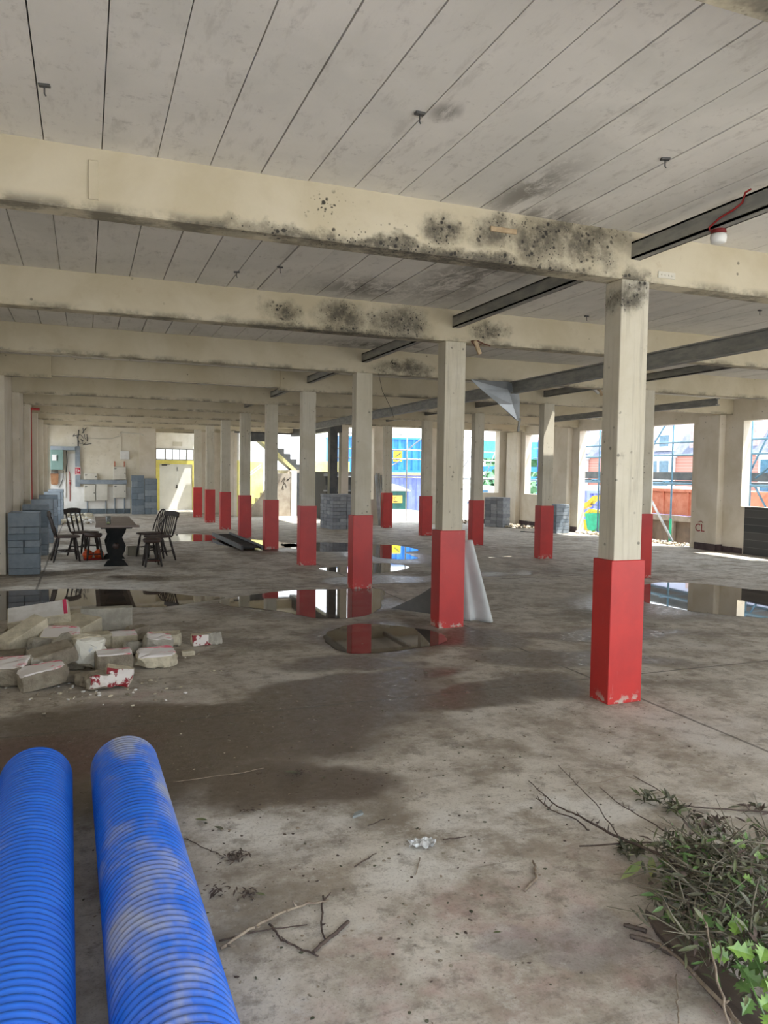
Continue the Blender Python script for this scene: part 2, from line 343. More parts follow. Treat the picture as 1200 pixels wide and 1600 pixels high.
M['frosted'] = mat('frosted_pane', (.85, .88, .92), (.65, .66, .65), 7, .6, bump=0, Transmission_Weight=.85)
M['wood_dark'] = mat('dark_stained_wood', (.016, .012, .010), (.030, .021, .017), 6, .6, stretch=(1, 1, .2))
M['wood_brown'] = mat('dark_brown_seat_wood', (.045, .028, .023), (.075, .045, .034), 6, .55)
M['table_top'] = mat('weathered_table_board', (.26, .205, .175), (.17, .13, .105), 4, .55, stretch=(.4, 3, 3))
M['timber'] = mat('raw_timber', (.50, .38, .24), (.38, .28, .17), 6, stretch=(3, .4, 3))
M['old_plank'] = mat('wet_dark_plank', (.085, .065, .055), (.14, .11, .09), 5, .6, stretch=(4, .6, 4))
M['hoarding'] = mat('brown_hoarding_board', (.24, .17, .12), (.15, .11, .08), 2)
M['rust'] = mat('rusty_red_steel', (.52, .15, .08), (.62, .24, .15), 3, .7)
M['stone'] = mat('cream_broken_stone', (.66, .60, .46), (.48, .43, .32), 9, .9, bump=.8, bd=.012)
M['stone_g'] = mat('grey_broken_stone', (.48, .455, .39), (.34, .32, .27), 9, .9, bump=.8, bd=.012)
M['stone_b'] = mat('brown_broken_stone', (.34, .30, .23), (.22, .185, .14), 9, .9, bump=.8, bd=.012)
M['pink'] = mat('pink_spray_paint', (.75, .06, .15), bump=0)
M['stone_w'] = mat('white_painted_stone_face', (.78, .77, .75), (.66, .64, .60), 9, .7, bump=.2)
M['stone_wp'] = mat('white_and_pink_painted_face', (.80, .76, .74), (.75, .15, .22), 7, .7, bump=.2, lo=.60, hi=.64, stretch=(.5, 2.2, 1))
M['stone_wr'] = mat('white_and_dark_red_painted_face', (.26, .012, .02), (.75, .70, .66), 8, .6, bump=.2, lo=.50, hi=.54)
M['stone_bl'] = mat('white_and_blue_smeared_face', (.66, .64, .56), (.36, .42, .50), 5, .7, bump=.6, lo=.60, hi=.70)
M['sheet'] = mat('pale_grey_membrane', (.58, .61, .61), (.50, .53, .53), 3, .45, bump=.05)
M['sheet_metal'] = mat('bright_sheet_metal', (.42, .45, .48), (.35, .38, .41), 3, .4, .5, bump=.05)
M['toe'] = mat('dark_grey_toe_board', (.10, .12, .14), (.15, .17, .19), 4, .7)
M['pole'] = mat('galvanised_scaffold_tube', (.50, .52, .54), (.38, .40, .42), 5, .4, .4)
M['pole_blue'] = mat('blue_tinted_scaffold_tube', (.10, .22, .34), (.16, .30, .42), 5, .4, .3)
M['leaf_dark'] = mat('wilted_dark_leaf', (.055, .062, .035), (.11, .105, .07), 30, .6)
M['leaf_olive'] = mat('olive_leaf', (.09, .115, .045), (.15, .155, .085), 30, .5)
M['leaf_holly'] = mat('fresh_holly_leaf', (.19, .32, .06), (.11, .22, .04), 25, .3, bump=.1)
M['leaf_mid'] = mat('mid_green_leaf', (.10, .20, .05), (.07, .13, .04), 25, .35, bump=.1)
M['leaf_laurel'] = mat('yellowing_laurel_leaf', (.16, .24, .06), (.24, .25, .08), 25, .4)
M['twig'] = mat('dark_twig_bark', (.065, .045, .038), (.11, .08, .065), 40, .8)
M['twig_pale'] = mat('pale_peeled_twig', (.34, .28, .21), (.22, .17, .13), 30, .8)
M['tree'] = mat('tree_crown_green', (.16, .34, .18), (.09, .22, .10), 3)
M['trunk'] = mat('tree_bark', (.15, .11, .08))
M['ground'] = mat('outdoor_ground', (.30, .28, .26), (.24, .22, .20), 1)
M['apron'] = mat('pale_bounce_apron', (.55, .53, .50), (.48, .46, .43), 1)
M['yellow_wall'] = mat('yellow_stairwell_paint', (.72, .68, .20), (.78, .74, .34), 1.5, bump=.05)
M['stair_conc'] = mat('stair_concrete', (.45, .40, .33), (.33, .28, .22), 3)
M['soffit_yellow'] = mat('yellow_soffit_paint', (.60, .55, .25), (.52, .48, .24))
M['foil'] = mat('crumpled_foil', (.62, .63, .63), (.45, .46, .46), 20, .35, .3)
M['crate'] = mat('drab_cardboard', (.30, .27, .20))
M['beer'] = mat('pale_yellow_liquid', (.75, .80, .30), rough=.2, bump=0)
M['blue_leaves'] = mat('brick_dust_rubble', (.45, .36, .27), (.30, .22, .16), 9, .9, bump=.5)
def water():
    t = NT('shallow_muddy_water'); p = t.pos(); n = t.noise(p, 3, 4)
    col = t.mix(t.ramp(n, .4, .65), (.045, .032, .024), (.10, .075, .055))
    t.bump(t.noise(p, 7, 2), .02, .004)
    t.b.inputs['IOR'].default_value = 1.65
    return t.out(col, .025)
M['water'] = water()
def pipe_mat(name, dirt):
    t = NT(name); p = t.pos(); n = t.noise(t.scaled(p, (1, .5, 1)), 3.2, 7, .65, .4); n2 = t.noise(t.scaled(p, (.6, 5, .6)), 9, 5, .7)
    col = t.mix(t.ramp(n2, .3, .7), (.012, .115, .62), (.02, .16, .72))
    col = t.mix(t.math('MULTIPLY', t.ramp(n, .44 if dirt > .5 else .62, .66 if dirt > .5 else .78), dirt), col, (.34, .36, .42))
    col = t.mix(t.math('MULTIPLY', t.math('MULTIPLY', t.ramp(n, .55, .72), t.ramp(n2, .5, .66)), dirt), col, (.36, .31, .24))
    return t.out(col, t.ramp(n, .4, .7, .34, .6))
M['pipe'] = pipe_mat('blue_corrugated_plastic', .35); M['pipe_dirty'] = pipe_mat('dusty_blue_corrugated_plastic', .82)
def spindle_glass():
    t = NT('clear_drinking_glass'); t.b.inputs['Transmission Weight'].default_value = .9; return t.out((.95, 1, .95), .03)
M['clear'] = spindle_glass()

# ================================================================== STRUCTURE
m = MB(); m.box(XL-.2, XR+.25, -6.2, 27.2, -.25, 0); struct(m.build('floor', M['floor']))
m = MB(); m.box(-40, 60, -45, -6.2, -.3, -.06); struct(m.build('trim_0', M['apron']))  # unseen pale ground in front, added to bounce daylight onto the ceiling
m = MB(); m.box(-60, 140, -45, 180, -1.3, -.95); tag(m.build('yard_ground', M['ground']), 'outdoor ground surface around the building beyond the openings', 'ground')['kind'] = 'structure'

# ceiling planks: every plank of every bay is a slab with real gaps between
HOLE = (5.27, 5.50, 7.83, 8.02)
rnd = random.Random(4)
m = MB(); X0 = -3.582-4*.2787
for j in range(-2, 10):
    y0, y1 = j*SP+.19, (j+1)*SP+.02
    for k in range(53):
        ga = rnd.choice((.004, .006, .008, .011)); xa = X0+k*.2787+ga/2; xb = xa+.2787-ga
        if xa > XR+.1: break
        if y0 > YB-.5 and xa > 3.6: break
        if j >= 8 and xa > 1.6: break
        if j == 9 and xa > .7: break
        if j == 6 and xa > 3.6: y1k = YB+.25
        else: y1k = y1
        dz = rnd.uniform(-.0025, .0025)
        if j == 2 and xa < HOLE[1] and xb > HOLE[0]:
            m.box(xa, xb, y0, HOLE[2], ZC+dz, ZC+.10); m.box(xa, xb, HOLE[3], y1k, ZC+dz, ZC+.10)
        else: m.box(xa, xb, y0, y1k, ZC+dz, ZC+.10)
struct(m.build('ceiling', M['ceiling']))
m = MB()
hx0, hx1, hy0, hy1 = 5.0, 5.75, 7.80, 8.06
m.box(XL-.3, hx0, -5.75, YB+.3, ZC+.101, ZC+.24); m.box(hx1, XR+.3, -5.75, YB+.3, ZC+.101, ZC+.24)
m.box(hx0, hx1, -5.75, hy0, ZC+.101, ZC+.24); m.box(hx0, hx1, hy1, YB+.3, ZC+.101, ZC+.24)
m.box(XL-.3, 3.6, YB+.3, 22.4, ZC+.101, ZC+.24); m.box(XL-.3, 1.6, 22.4, 24.95, ZC+.101, ZC+.24); m.box(XL-.3, .9, 24.95, 27.0, ZC+.101, ZC+.24)
struct(m.build('trim_1', M['seam']))

# transverse beams
tn = 2
for i in range(-2, 10):
    y0 = i*SP+.02; y1 = y0+.17; xr = XR if y0 < YB else 3.6
    if i == 9: xr = 1.5
    m = MB(); 
    if i == 3:
        m.box(XL, -3.86, y0, y1, ZB, ZC+.1, .006); m.box(-.36, xr, y0, y1, ZB, ZC+.1, .006)
        m.box(-3.86, -.36, y0+.02, y1, ZB+.06, ZC+.1, .004); m.box(-3.86, -.36, y0+.035, y0+.06, ZB+.045, ZB+.062)
    else: m.box(XL, xr, y0, y1, ZB, ZC+.1, .008)
    struct(m.build('trim_%d' % tn, M['beam'])); tn += 1

def wall_x(m, x0, x1, ys, ye, ops, z1=ZC+.1):
    y = ys
    for a, b, za, zb in ops:
        m.box(x0, x1, y, a, 0, z1)
        if za > 0: m.box(x0, x1, a, b, 0, za)
        m.box(x0, x1, a, b, zb, z1); y = b
    m.box(x0, x1, y, ye, 0, z1)
# left wall with pilasters; unseen openings between them added to light the rear hall
m = MB(); wall_x(m, XL-.25, XL, -5.7, 24.8, [(i*SP+.5, i*SP+(1.35, 1.4, 1.6, 1.8, 2.2, 2.3, 2.3)[i-2], .4, 2.9) for i in range(2, 9)])
struct(m.build('wall_left', M['wall']))
for i in range(-2, 9):
    m = MB(); m.box(XL, -4.5, i*SP+.02, i*SP+.42, 0, ZB+.001, .006); struct(m.build('trim_%d' % tn, M['wall'])); tn += 1
# far wall (left part), pier, door recess, wall by the stair
m = MB(); m.box(XL, -1.6, 24.5, 24.75, 0, ZC+.1)
struct(m.build('wall_far', M['wall_far']))
m = MB(); m.box(-1.6, -1.03, 24.42, 24.75, 0, ZC+.1, .005); m.box(-1.03, -1.0, 24.75, 26.7, 0, ZC+.1); struct(m.build('trim_%d' % tn, M['wall'])); tn += 1
m = MB(); m.box(-1.0, .9, 26.7, 26.9, 2.42, ZC+.1); m.box(-1.0, -.84, 26.7, 26.9, 0, 2.42); m.box(.6, .9, 26.7, 26.9, 0, 2.42); struct(m.build('wall_doors', M['wall_pale']))
m = MB(); m.box(.62, 1.35, 24.74, 24.95, 0, 3.0); m.box(1.35, 1.42, 24.74, 24.95, 0, 1.1); m.box(1.35, 1.42, 24.74, 24.95, 1.68, 1.75); m.box(1.35, 1.42, 24.74, 24.95, 2.42, 3.0)
m.box(1.42, 1.52, 22.35, 24.95, 0, ZC+.1); m.box(.62, 1.42, 24.74, 24.95, 3.08, ZC+.1)
struct(m.build('wall_stair', M['wall']))
m = MB(); m.box(XL+.42, -1.9, 24.485, 24.5, 0, .18); struct(m.build('baseboard_far', M['skirt_grey']))
# pale paint patch on the far wall
m = MB(); m.box(XL+.1, -1.9, 24.492, 24.4995, .18, .95); m.box(-4.0, -3.6, 24.492, 24.4995, .95, 2.1); struct(m.build('trim_%d' % tn, M['wall_pale'])); tn += 1

# right wall with openings
OPR = [(-4.6, -2.9, 1.0, 2.8), (-1.9, -.2, 1.0, 2.8), (.9, 2.6, 1.0, 2.8), (3.6, 5.2, 1.0, 2.8), (5.9, 7.98, 1.0, 2.8), (9.4, 10.95, 0, 2.83), (12.15, 13.72, 0, 2.84), (15.0, 16.55, 1.0, 2.84)]
m = MB(); wall_x(m, XR, XR+.22, -5.7, YB+.22, OPR)
struct(m.build('wall_right', M['wall']))
for i in range(-2, 7):
    y0 = i*SP+.3 if i != 3 else 8.46
    m = MB(); m.box(9.33, XR, y0, y0+.62, 0, ZB+.001, .006)
    struct(m.build('trim_%d' % tn, M['wall'])); tn += 1
m = MB(); m.box(XR-.012, XR, 5.75, 7.86, .0, .985); m.box(XR-.012, XR, 5.75, 7.7, .98, 1.0); struct(m.build('trim_%d' % tn, M['brick_dark'])); tn += 1
m = MB()
for a, b in ((7.9, 8.46), (8.46, 9.4), (10.95, 12.1), (13.75, YB)):
    xx = 9.33 if a == 8.46 else XR
    m.box(xx-.015, xx, a, b if a != 8.46 else 9.08, 0, .15 if a != 7.9 else .12)
m.box(9.33, XR, 8.445, 8.46, 0, .15)
struct(m.build('baseboard_right', M['skirt']))
# back wall of the right half
def wall_y(m, y0, y1, xs, xe, ops, z1=ZC+.1):
    x = xs
    for a, b, za, zb in ops:
        m.box(x, a, y0, y1, 0, z1)
        if za > 0: m.box(a, b, y0, y1, 0, za)
        m.box(a, b, y0, y1, zb, z1); x = b
    m.box(x, xe, y0, y1, 0, z1)
m = MB(); wall_y(m, YB, YB+.3, 3.78, XR, [(4.0, 4.82, .78, 2.95), (5.25, 6.62, 0, 3.0), (7.25, 8.45, 0, 3.0), (8.45, 9.18, 1.0, 3.0)])
struct(m.build('wall_back', M['wall']))
m = MB(); m.box(8.5, XR, YB-.015, YB, 0, .14); struct(m.build('baseboard_back', M['skirt']))
m = MB(); m.box(3.42, 3.78, YB, YB+.3, 2.78, ZC+.1); m.box(3.42, 3.62, YB+.3, 22.35, 2.82, ZC+.1); m.box(1.42, 3.62, 22.2, 22.4, 2.9, ZC+.1); struct(m.build('trim_%d' % tn, M['steel_dark'])); tn += 1
m = MB(); m.box(3.42, 3.66, YB, YB+.25, 0, 2.79, .01); struct(m.build('trim_%d' % tn, M['steel_dark'])); tn += 1
# stair hall
m = MB(); m.box(1.2, 3.25, 26.0, 26.2, 0, 1.95); m.box(1.52, 1.60, 22.4, 24.95, 0, 1.95); struct(m.build('wall_stairwell', M['yellow_wall']))
m = MB(); m.box(1.2, 3.25, 26.0, 26.2, 1.95, 3.4); m.box(1.52, 1.60, 22.4, 24.95, 1.95, 3.4); struct(m.build('trim_%d' % tn, M['white'])); tn += 1
m = MB(); m.box(1.5, 4.6, 22.3, 26.2, -.3, -.004); struct(m.build('floor_stairwell', M['stair_conc']))

# double door and fanlights
d1 = struct(thing('door_1', '', '', (0, 26.69, 0))); del d1['label']; del d1['category']
m = MB(); m.box(-.84, -.70, -.03, .05, 0, 1.96); m.box(.55, .62, -.03, .05, 0, 1.96); m.box(-.70, .55, -.03, .05, 1.81, 1.96); m.build('door_frame', M['yellow_frame'], d1)
for a, b in ((-.699, -.002), (.002, .549)):
    m = MB(); m.box(a, b, 0, .04, .015, 1.809, .004); m.box(a+.01, b-.01, -.012, 0, .03, .12, .002); dl = m.build('door_leaf', M['door_white'], d1)
m = MB(); m.box(-.06, -.02, -.035, 0, .86, 1.0, .004); m.tube([(-.1, -.05, .90), (-.02, -.05, .90)], .012); m.tube([(-.03, -.03, 1.7), (-.02, -.03, 1.55)], .012); m.build('door_handle', M['black'], dl)
m = MB(); m.box(-.62, -.42, -.05, 0, 1.75, 1.80, .006); m.tube([(-.5, -.04, 1.78), (-.3, -.05, 1.8)], .01); m.build('door_closer', M['black'], d1)
w1 = struct(thing('window_1', '', '', (0, 26.69, 0))); del w1['label']; del w1['category']
m = MB()
for x in (-.84, -.48, .33, .60): m.box(x-.02, x+.02, -.03, .04, 1.97, 2.41)
for x in (-.21, .06): m.box(x-.012, x+.012, -.02, .03, 1.99, 2.4)
m.box(-.84, .6, -.03, .04, 1.96, 2.0); m.box(-.84, .6, -.03, .04, 2.38, 2.42); m.build('window_frame', M['steel'], w1)
m = MB(); m.box(-.82, .6, .005, .015, 2.0, 2.38); m.build('pane', M['frosted'], w1)
m = MB(); m.box(-.2, .16, -.01, 0, 2.52, 2.68, .003); o = m.build('faded_notice', M['cream_box'], loc=(0, 26.695, 0)); tag(o, 'faded rectangular notice plate on the wall above the white double door', 'sign')
m = MB(); m.tube([(-1.0, 25, 0), (-1.0, 25, 3.05)], .03); struct(m.build('trim_%d' % tn, mat('brown_rusty_edge', (.20, .09, .06), (.35, .25, .12), 12))); tn += 1

# ================================================================== COLUMNS
posA = ['nearest column, standing alone at the right front', 'second column, with a pale sheet propped against it', 'third column, its foot in the big central puddle', 'fourth column of the long receding row',
        'fifth column of the long row, beside the black ladder tray', 'sixth column of the long row', 'seventh column of the long row', 'eighth column, last but one before the far doors', 'last column of the long row, next to the white doors']
posB = ['column half hidden behind the nearest one, by the right windows', 'column with a sunlit wedge on its face, in front of the right windows', 'column before the tall scaffolded window at the back', 'column right of the blue containers opening', 'column left of the blue containers opening']
def column(x, y, lab, chips=0):
    t = thing('column', 'cream square column with red plinth: '+lab, 'column', (x, y, 0))
    m = MB(); mx, my = .0275, .0155
    m.box(mx, mx+.232, my, my+.178, 1.0, ZB+.0, .004); m.box(mx, mx+.232, my, my+.178, .0, 1.0)
    m.build('shaft', M['column'], t)
    m = MB(); m.box(0, .287, 0, .209, 0, 1.013, .004); m.build('plinth', M['red'], t)
for i, l in enumerate(posA): column(0, i*SP, l)
for i, l in enumerate(posB): column(BX, BY+i*SP, l)

# ================================================================== STEELS
def cbeam(x, y0, y1, z0, h, w, name, label, mm, dx=0):
    m = MB(); L = y1-y0; tk = .012
    m.box(0, tk, 0, L, 0, h); m.box(0, w, 0, L, 0, tk); m.box(0, w, 0, L, h-tk, h)
    m.box(w-tk, w, 0, L, .0, .02); 
    o = m.build(name, mm, loc=(x, y0, z0)); o.rotation_euler = (0, 0, -math.atan2(dx, L)); return tag(o, label, 'steel beam')
names = ['above the nearest column, carrying a red cable', 'reaching forward from the head of the second column', 'reaching forward from the third column head', 'reaching forward from the fourth column head', 'reaching forward from the fifth column head', 'reaching forward from the sixth column head']
for i, l in enumerate(names): cbeam(.10, (i-1)*SP+.19, i*SP+.02, 3.085, .115, .075, 'steel_channel', 'short grey steel channel '+l, M['steel'])
for i, l in enumerate(['at the column by the right windows', 'by the broken ceiling boards', 'above the column before the back window', 'at the column right of the container opening', 'at the column left of the container opening']):
    cbeam(BX+.1, BY-.1+(i-1)*SP+.24, BY+i*SP+.16, 3.085, .115, .075, 'steel_channel', 'short grey steel channel in the ceiling '+l, M['steel'])
def ibeam(p, q, z0, h, w, label):
    L = (Vector(q)-Vector(p)).length; m = MB(); tk = .016
    m.box(-tk/2, tk/2, 0, L, 0, h); m.box(-w/2, w/2, 0, L, 0, tk); m.box(-w/2, w/2, 0, L, h-tk, h)
    o = m.build('steel_beam', M['steel'], loc=(p[0], p[1], z0)); o.rotation_euler = (0, 0, -math.atan2(q[0]-p[0], q[1]-p[1])); tag(o, label, 'steel beam')
ibeam((2.30, -2.3), (2.60, 16.6), ZB-.172, .171, .1, 'long dark steel beam slung under the ceiling between the two column rows')
ibeam((6.62, 5.8), (6.70, 11.2), ZB-.122, .121, .09, 'dark steel beam under the ceiling near the right windows')

# ================================================================== small things on beams and ceiling
def bracket(x, y, lab):
    t = thing('ceiling_bracket', lab, 'bracket', (x, y, ZC), rnd.uniform(-.5, .5), 'rusty brackets hanging from the ceiling planks')
    m = MB(); m.box(-.024, .024, -.014, .014, -.010, .002, .002); pl = m.build('plate', M['steel_dark'], t)
    m = MB(); m.tube([(0, 0, -.008), (0, 0, -.04), (.006, 0, -.05)], .0035, 6); m.build('hook', M['steel_dark'], pl)
for x, y, l in ((-3.55, -.6, 'small rusty bracket at the upper left of the ceiling, beside the first plank gap'), (-1.94, -1.0, 'small rusty bracket in the upper middle of the ceiling'), (-.55, -1.04, 'small T-shaped hook at the upper right of the ceiling'),
                (2.86, 1.49, 'small hook right of the nearest column'), (1.5, 2.45, 'small hook just right of the nearest column shaft'), (-2.2, 2.2, 'small bracket behind the first beam, at left'), (-1.9, 1.9, 'small bracket behind the first beam, left of centre')):
    bracket(x, y, l)
t = thing('smoke_detector', 'white smoke detector hanging on a red cable from the steel channel', 'smoke detector', (.16, -.70, 3.04))
m = MB(); m.lathe([(.02, .02), (.045, .018), (.048, .0), (.044, -.028), (.03, -.034), (.0, -.036)], 20, close=False); m.build('casing', M['white'], t)
m = MB(); m.lathe([(.0, .055), (.04, .05), (.045, .03), (.0, .028)], 16, close=False); m.build('base', mat('dark_red_base', (.2, .01, .01)), t)
m = MB(); m.tube([(0, 0, .05), (-.04, .03, .045), (-.075, 0, .05), (-.07, -.08, .085), (-.07, -.18, .10), (-.07, -.24, .12), (-.07, -.26, .17), (-.04, -.27, .19)], .006, 6); m.build('cable', M['dark_red_ink'], t)
m = MB(); m.box(0, .19, -.014, 0, 0, .032, .003); tag(m.build('timber_block', M['timber'], loc=(-1.0, .02, 3.135)), 'small pale timber block fixed across the mould on the first beam', 'timber block')
m = MB(); m.box(0, .15, -.008, 0, 0, .045, .002); 
for dx in (.03, .06, .09, .12): m.tube([(dx, -.009, .022), (dx, -.013, .022)], .006, 6)
tag(m.build('fixing_plate', M['cream_box'], loc=(.33, .02, 2.985)), 'small painted fixing plate on the first beam right of the nearest column', 'plate')
m = MB(); m.box(0, .05, -.012, 0, 0, .2, .003); tag(m.build('cover_strip', M['beam'], loc=(-3.37, .02, 3.0)), 'cream vertical strip painted over on the left of the first beam', 'strip')
t = thing('broken_bracket', 'broken timber piece with rusty strap hanging beside the second column head', 'debris', (.33, SP-.02, 2.93))
m = MB(); m.cbox((.04, 0, -.03), (.04, .03, .15), .004, ry=-.45); m.build('timber', M['timber'], t)
m = MB(); m.tube([(-.03, 0, .03), (.05, .01, .04), (.12, 0, .01), (.2, .02, 0)], .007, 6); m.tube([(-.03, 0, .03), (.02, 0, -.03), (.09, .01, .01)], .006, 6); m.build('strap', mat('rust_brown', (.13, .045, .03)), t)
t = thing('broken_lath', 'splintered pale boards hanging from the hole in the ceiling', 'debris', (5.5, 7.7, 3.2))
for k, (dx, dz, r) in enumerate(((0, .02, .9), (.13, .0, .6), (.24, .03, .45), (.06, .05, 1.1))):
    m = MB(); m.cbox((dx, 0, dz), (.05, .02, .26-.03*k), .003, ry=-r, rx=.2*k); m.build('board', M['timber'] if k % 2 else M['white'], t)
# folded sheet metal under beam
t = thing('metal_sheet', 'torn triangular sheet of bright metal hanging under the third beam', 'metal sheet', (2.2, 2*SP, ZB))
m = MB()
g = [[(-.46, -.02, -.002), (.10, -.03, -.002), (.30, .0, -.002)], [(-.30, -.03, -.13), (.13, -.06, -.12), (.33, -.02, -.10)], [(.0, -.03, -.33), (.20, -.08, -.33), (.35, -.03, -.30)], [(.26, -.04, -.54), (.29, -.08, -.56), (.34, -.05, -.56)]]
for r in range(3):
    for c in range(2): m.quad([g[r][c], g[r][c+1], g[r+1][c+1], g[r+1][c]])
bmesh.ops.remove_doubles(m.bm, verts=m.bm.verts, dist=1e-4); o = m.build('folded_sheet', M['sheet_metal'], t); o.modifiers.new('s', 'SOLIDIFY').thickness = .006
m = MB(); m.cbox((.33, -.05, -.62), (.035, .02, .20), .003, ry=.12); m.build('hanging_strip', M['steel'], t)
m = MB(); m.tube([(.33, SP*2-.02, 2.95), (.36, SP*2-.1, 2.7), (.5, SP*2-.1, 2.45), (.52, SP*2-.12, 2.35)], .003, 5); tag(m.build('hanging_wire', M['black']), 'thin black wire dangling from the third beam beside the third column', 'wire')

# ================================================================== BLUE PIPES
def pipe(cx, yend, label, mm, seed):
    r = .156; pitch = .031; n = 170; prof = []
    for k in range(n):
        y = k*pitch; prof += [(r-.009, y), (r-.0085, y+.006), (r-.001, y+.0095), (r, y+.0165), (r-.001, y+.0235), (r-.0085, y+.027)]
    yl = n*pitch
    prof += [(r-.009, yl), (r-.022, yl), (r-.022, .0)]
    M4 = Matrix.Rotation(PI/2, 4, 'X')
    m = MB(); m.lathe(prof, 72, M4, close=False)
    bmesh.ops.bisect_plane(m.bm, geom=m.bm.verts[:]+m.bm.edges[:]+m.bm.faces[:], plane_co=(0, -n*pitch, 0), plane_no=(0, 1, 0))
    o = m.build('corrugated_pipe', mm, loc=(cx, yend, r+.001)); o.rotation_euler = (0, 0, .0196); tag(o, label, 'pipe')
ax = Vector((-.01963, .9998)); sd = Vector((.9998, .01963))
def pipex(off, y): return CAM.x+off*1.0+(y-CAM.y)*(-.01963)
pipe(pipex(.246, -.49), -.49, 'dusty blue corrugated pipe, rightmost of the three on the floor', M['pipe_dirty'], 1)
pipe(pipex(-.144, -.52), -.52, 'clean blue corrugated pipe in the middle of the three', M['pipe'], 2)
pipe(pipex(-.505, -.56), -.56, 'blue corrugated pipe at the left picture edge, mostly cut off', M['pipe'], 3)

# ================================================================== PUDDLES
def puddle(pts, label, seed, jit=.06, lev=3):
    r = random.Random(seed); P = [at(*p) for p in pts]
    n = len(P); out = []
    for i in range(n):
        a, b, c, d = P[i-1], P[i], P[(i+1) % n], P[(i+2) % n]
        for k in range(10):
            t = k/10; q = .5*((2*b)+(-a+c)*t+(2*a-5*b+4*c-d)*t*t+(-a+3*b-3*c+d)*t**3)
            o = noise.noise_vector(Vector((q.x*2.2+seed, q.y*2.2, seed)))*jit + noise.noise_vector(Vector((q.x*9+seed, q.y*9, 0)))*jit*.35
            out.append((q.x+o.x, q.y+o.y))
    m = MB(); m.bm.faces.new([m.bm.verts.new((x, y, .0025)) for x, y in out])
    bmesh.ops.triangulate(m.bm, faces=m.bm.faces[:]); o = m.build('puddle', M['water'])
    if o.data.polygons[0].normal.z < 0: o.data.flip_normals()
    tag(o, label, 'puddle')
puddle([(-30, 928), (90, 921), (200, 922), (300, 930), (350, 934), (300, 943), (262, 948), (190, 950), (130, 962), (40, 966), (-40, 968)], 'long dark puddle behind the rubble heap, reaching the left edge', 1)
puddle([(345, 938), (380, 931), (450, 923), (520, 921), (590, 920), (598, 935), (588, 955), (560, 964), (500, 967), (440, 956), (385, 950), (352, 946)], 'bright reflecting puddle around the foot of the third column', 2)
puddle([(505, 990), (545, 976), (590, 975), (640, 980), (690, 990), (690, 1004), (650, 1012), (600, 1019), (545, 1020), (515, 1006)], 'dark puddle in front of the pale sheet and second column', 3)
puddle([(580, 852), (625, 853), (655, 860), (632, 863), (652, 872), (620, 874), (582, 868)], 'bright forked puddle right of the third column, farther off', 4, .05)
puddle([(500, 888), (560, 884), (600, 880), (640, 886), (618, 892), (580, 896), (525, 894)], 'pale puddle behind the third column, nearer of its two small ones', 5, .05)
puddle([(1003, 914), (1080, 911), (1160, 920), (1240, 930), (1260, 960), (1180, 965), (1090, 957), (1040, 948), (1003, 938)], 'sky-reflecting puddle right of the nearest column', 6)
puddle([(440, 851), (480, 848), (530, 848), (560, 852), (548, 861), (500, 862), (455, 857)], 'far puddle between the fourth and third columns', 7, .08)
puddle([(255, 836), (300, 835), (336, 837), (334, 844), (300, 846), (255, 845)], 'far thin puddle left of the black ladder tray', 8, .08)
puddle([(335, 846), (380, 843), (440, 847), (470, 853), (430, 857), (390, 858), (350, 852)], 'far puddle under the black ladder tray', 9, .08)

# ================================================================== CONCRETE BLOCKS
proto = {}
def block(w, d, h, loc, rz, label, group, light=False):
    k = (w, d, h, light)
    if k not in proto:
        m = MB(); m.box(-w/2+.003, w/2-.003, -d/2+.003, d/2-.003, 0, h-.004, .006); o = m.build('concrete_block', M['block_l'] if light else M['block']); proto[k] = o
    else: o = proto[k].copy(); COL.objects.link(o)
    o.location = loc; o.rotation_euler = (0, 0, rz); tag(o, label, 'block', group); return o
FULL, HALF = 'F', 'H'
def stack(x0, y0, layers, place, rz=0, deep=2, wid=1, light=False, jit=.006):
    """layers of (kind, height); block length .43 across, halves .215"""
    r = random.Random(int(x0*100+y0*7)); z = 0; c, s = math.cos(rz), math.sin(rz)
    lab = 'grey concrete block in '+place; grp = 'blocks in '+place
    ORD = ['bottom', 'second', 'third', 'fourth', 'fifth', 'sixth', 'seventh', 'eighth', 'ninth', 'top']
    for li, (kind, h) in enumerate(layers):
        cn = 'top' if li == len(layers)-1 else ORD[li]
        for w in range(wid):
            for d in range(deep):
                for q in ((0,) if kind == 'F' else (-.1075, .1075)):
                    lx = .215+q+w*.432+r.uniform(-jit, jit); ly = .11+d*.22+r.uniform(-jit, jit)*.5
                    side = ('' if wid == 1 else ('left column ' if w == 0 else 'right column '))+('' if kind == 'F' else ('left half ' if q < 0 else 'right half '))
                    row = '' if deep == 1 else ['front', 'second', 'third', 'rear'][d if d < deep-1 else 3]+' row'
                    wh = ', '.join(x for x in (side.strip(), row) if x)
                    lb = 'grey block in '+place+': '+cn+' course'+((', '+wh) if wh else '')
                    block(.43 if kind == 'F' else .213, .216, h, (x0+lx*c-ly*s, y0+lx*s+ly*c, z), rz+r.uniform(-.006, .006), lb, grp, light)
        z += h
LAY = [('F', .1), ('F', .215), ('H', .1), ('H', .1), ('F', .1), ('H', .1), ('F', .215)]
LAY2 = [('F', .1), ('F', .1), ('H', .215), ('F', .1), ('H', .1), ('F', .215), ('F', .1)]
for k, (y, p, L) in enumerate(((8.16, 'nearest left wall stack', LAY), (10.85, 'second left wall stack', LAY2), (13.35, 'third left wall stack', LAY), (16.1, 'fourth left wall stack', LAY2), (18.85, 'fifth left wall stack', LAY), (21.6, 'farthest left wall stack', LAY2))):
    stack(-4.465, y, L, p)
stack(-1.88, 24.0, [('F', .1), ('F', .215), ('F', .215), ('H', .215), ('F', .215), ('H', .215), ('F', .2)], 'tall stack by far pier', deep=1, wid=1)
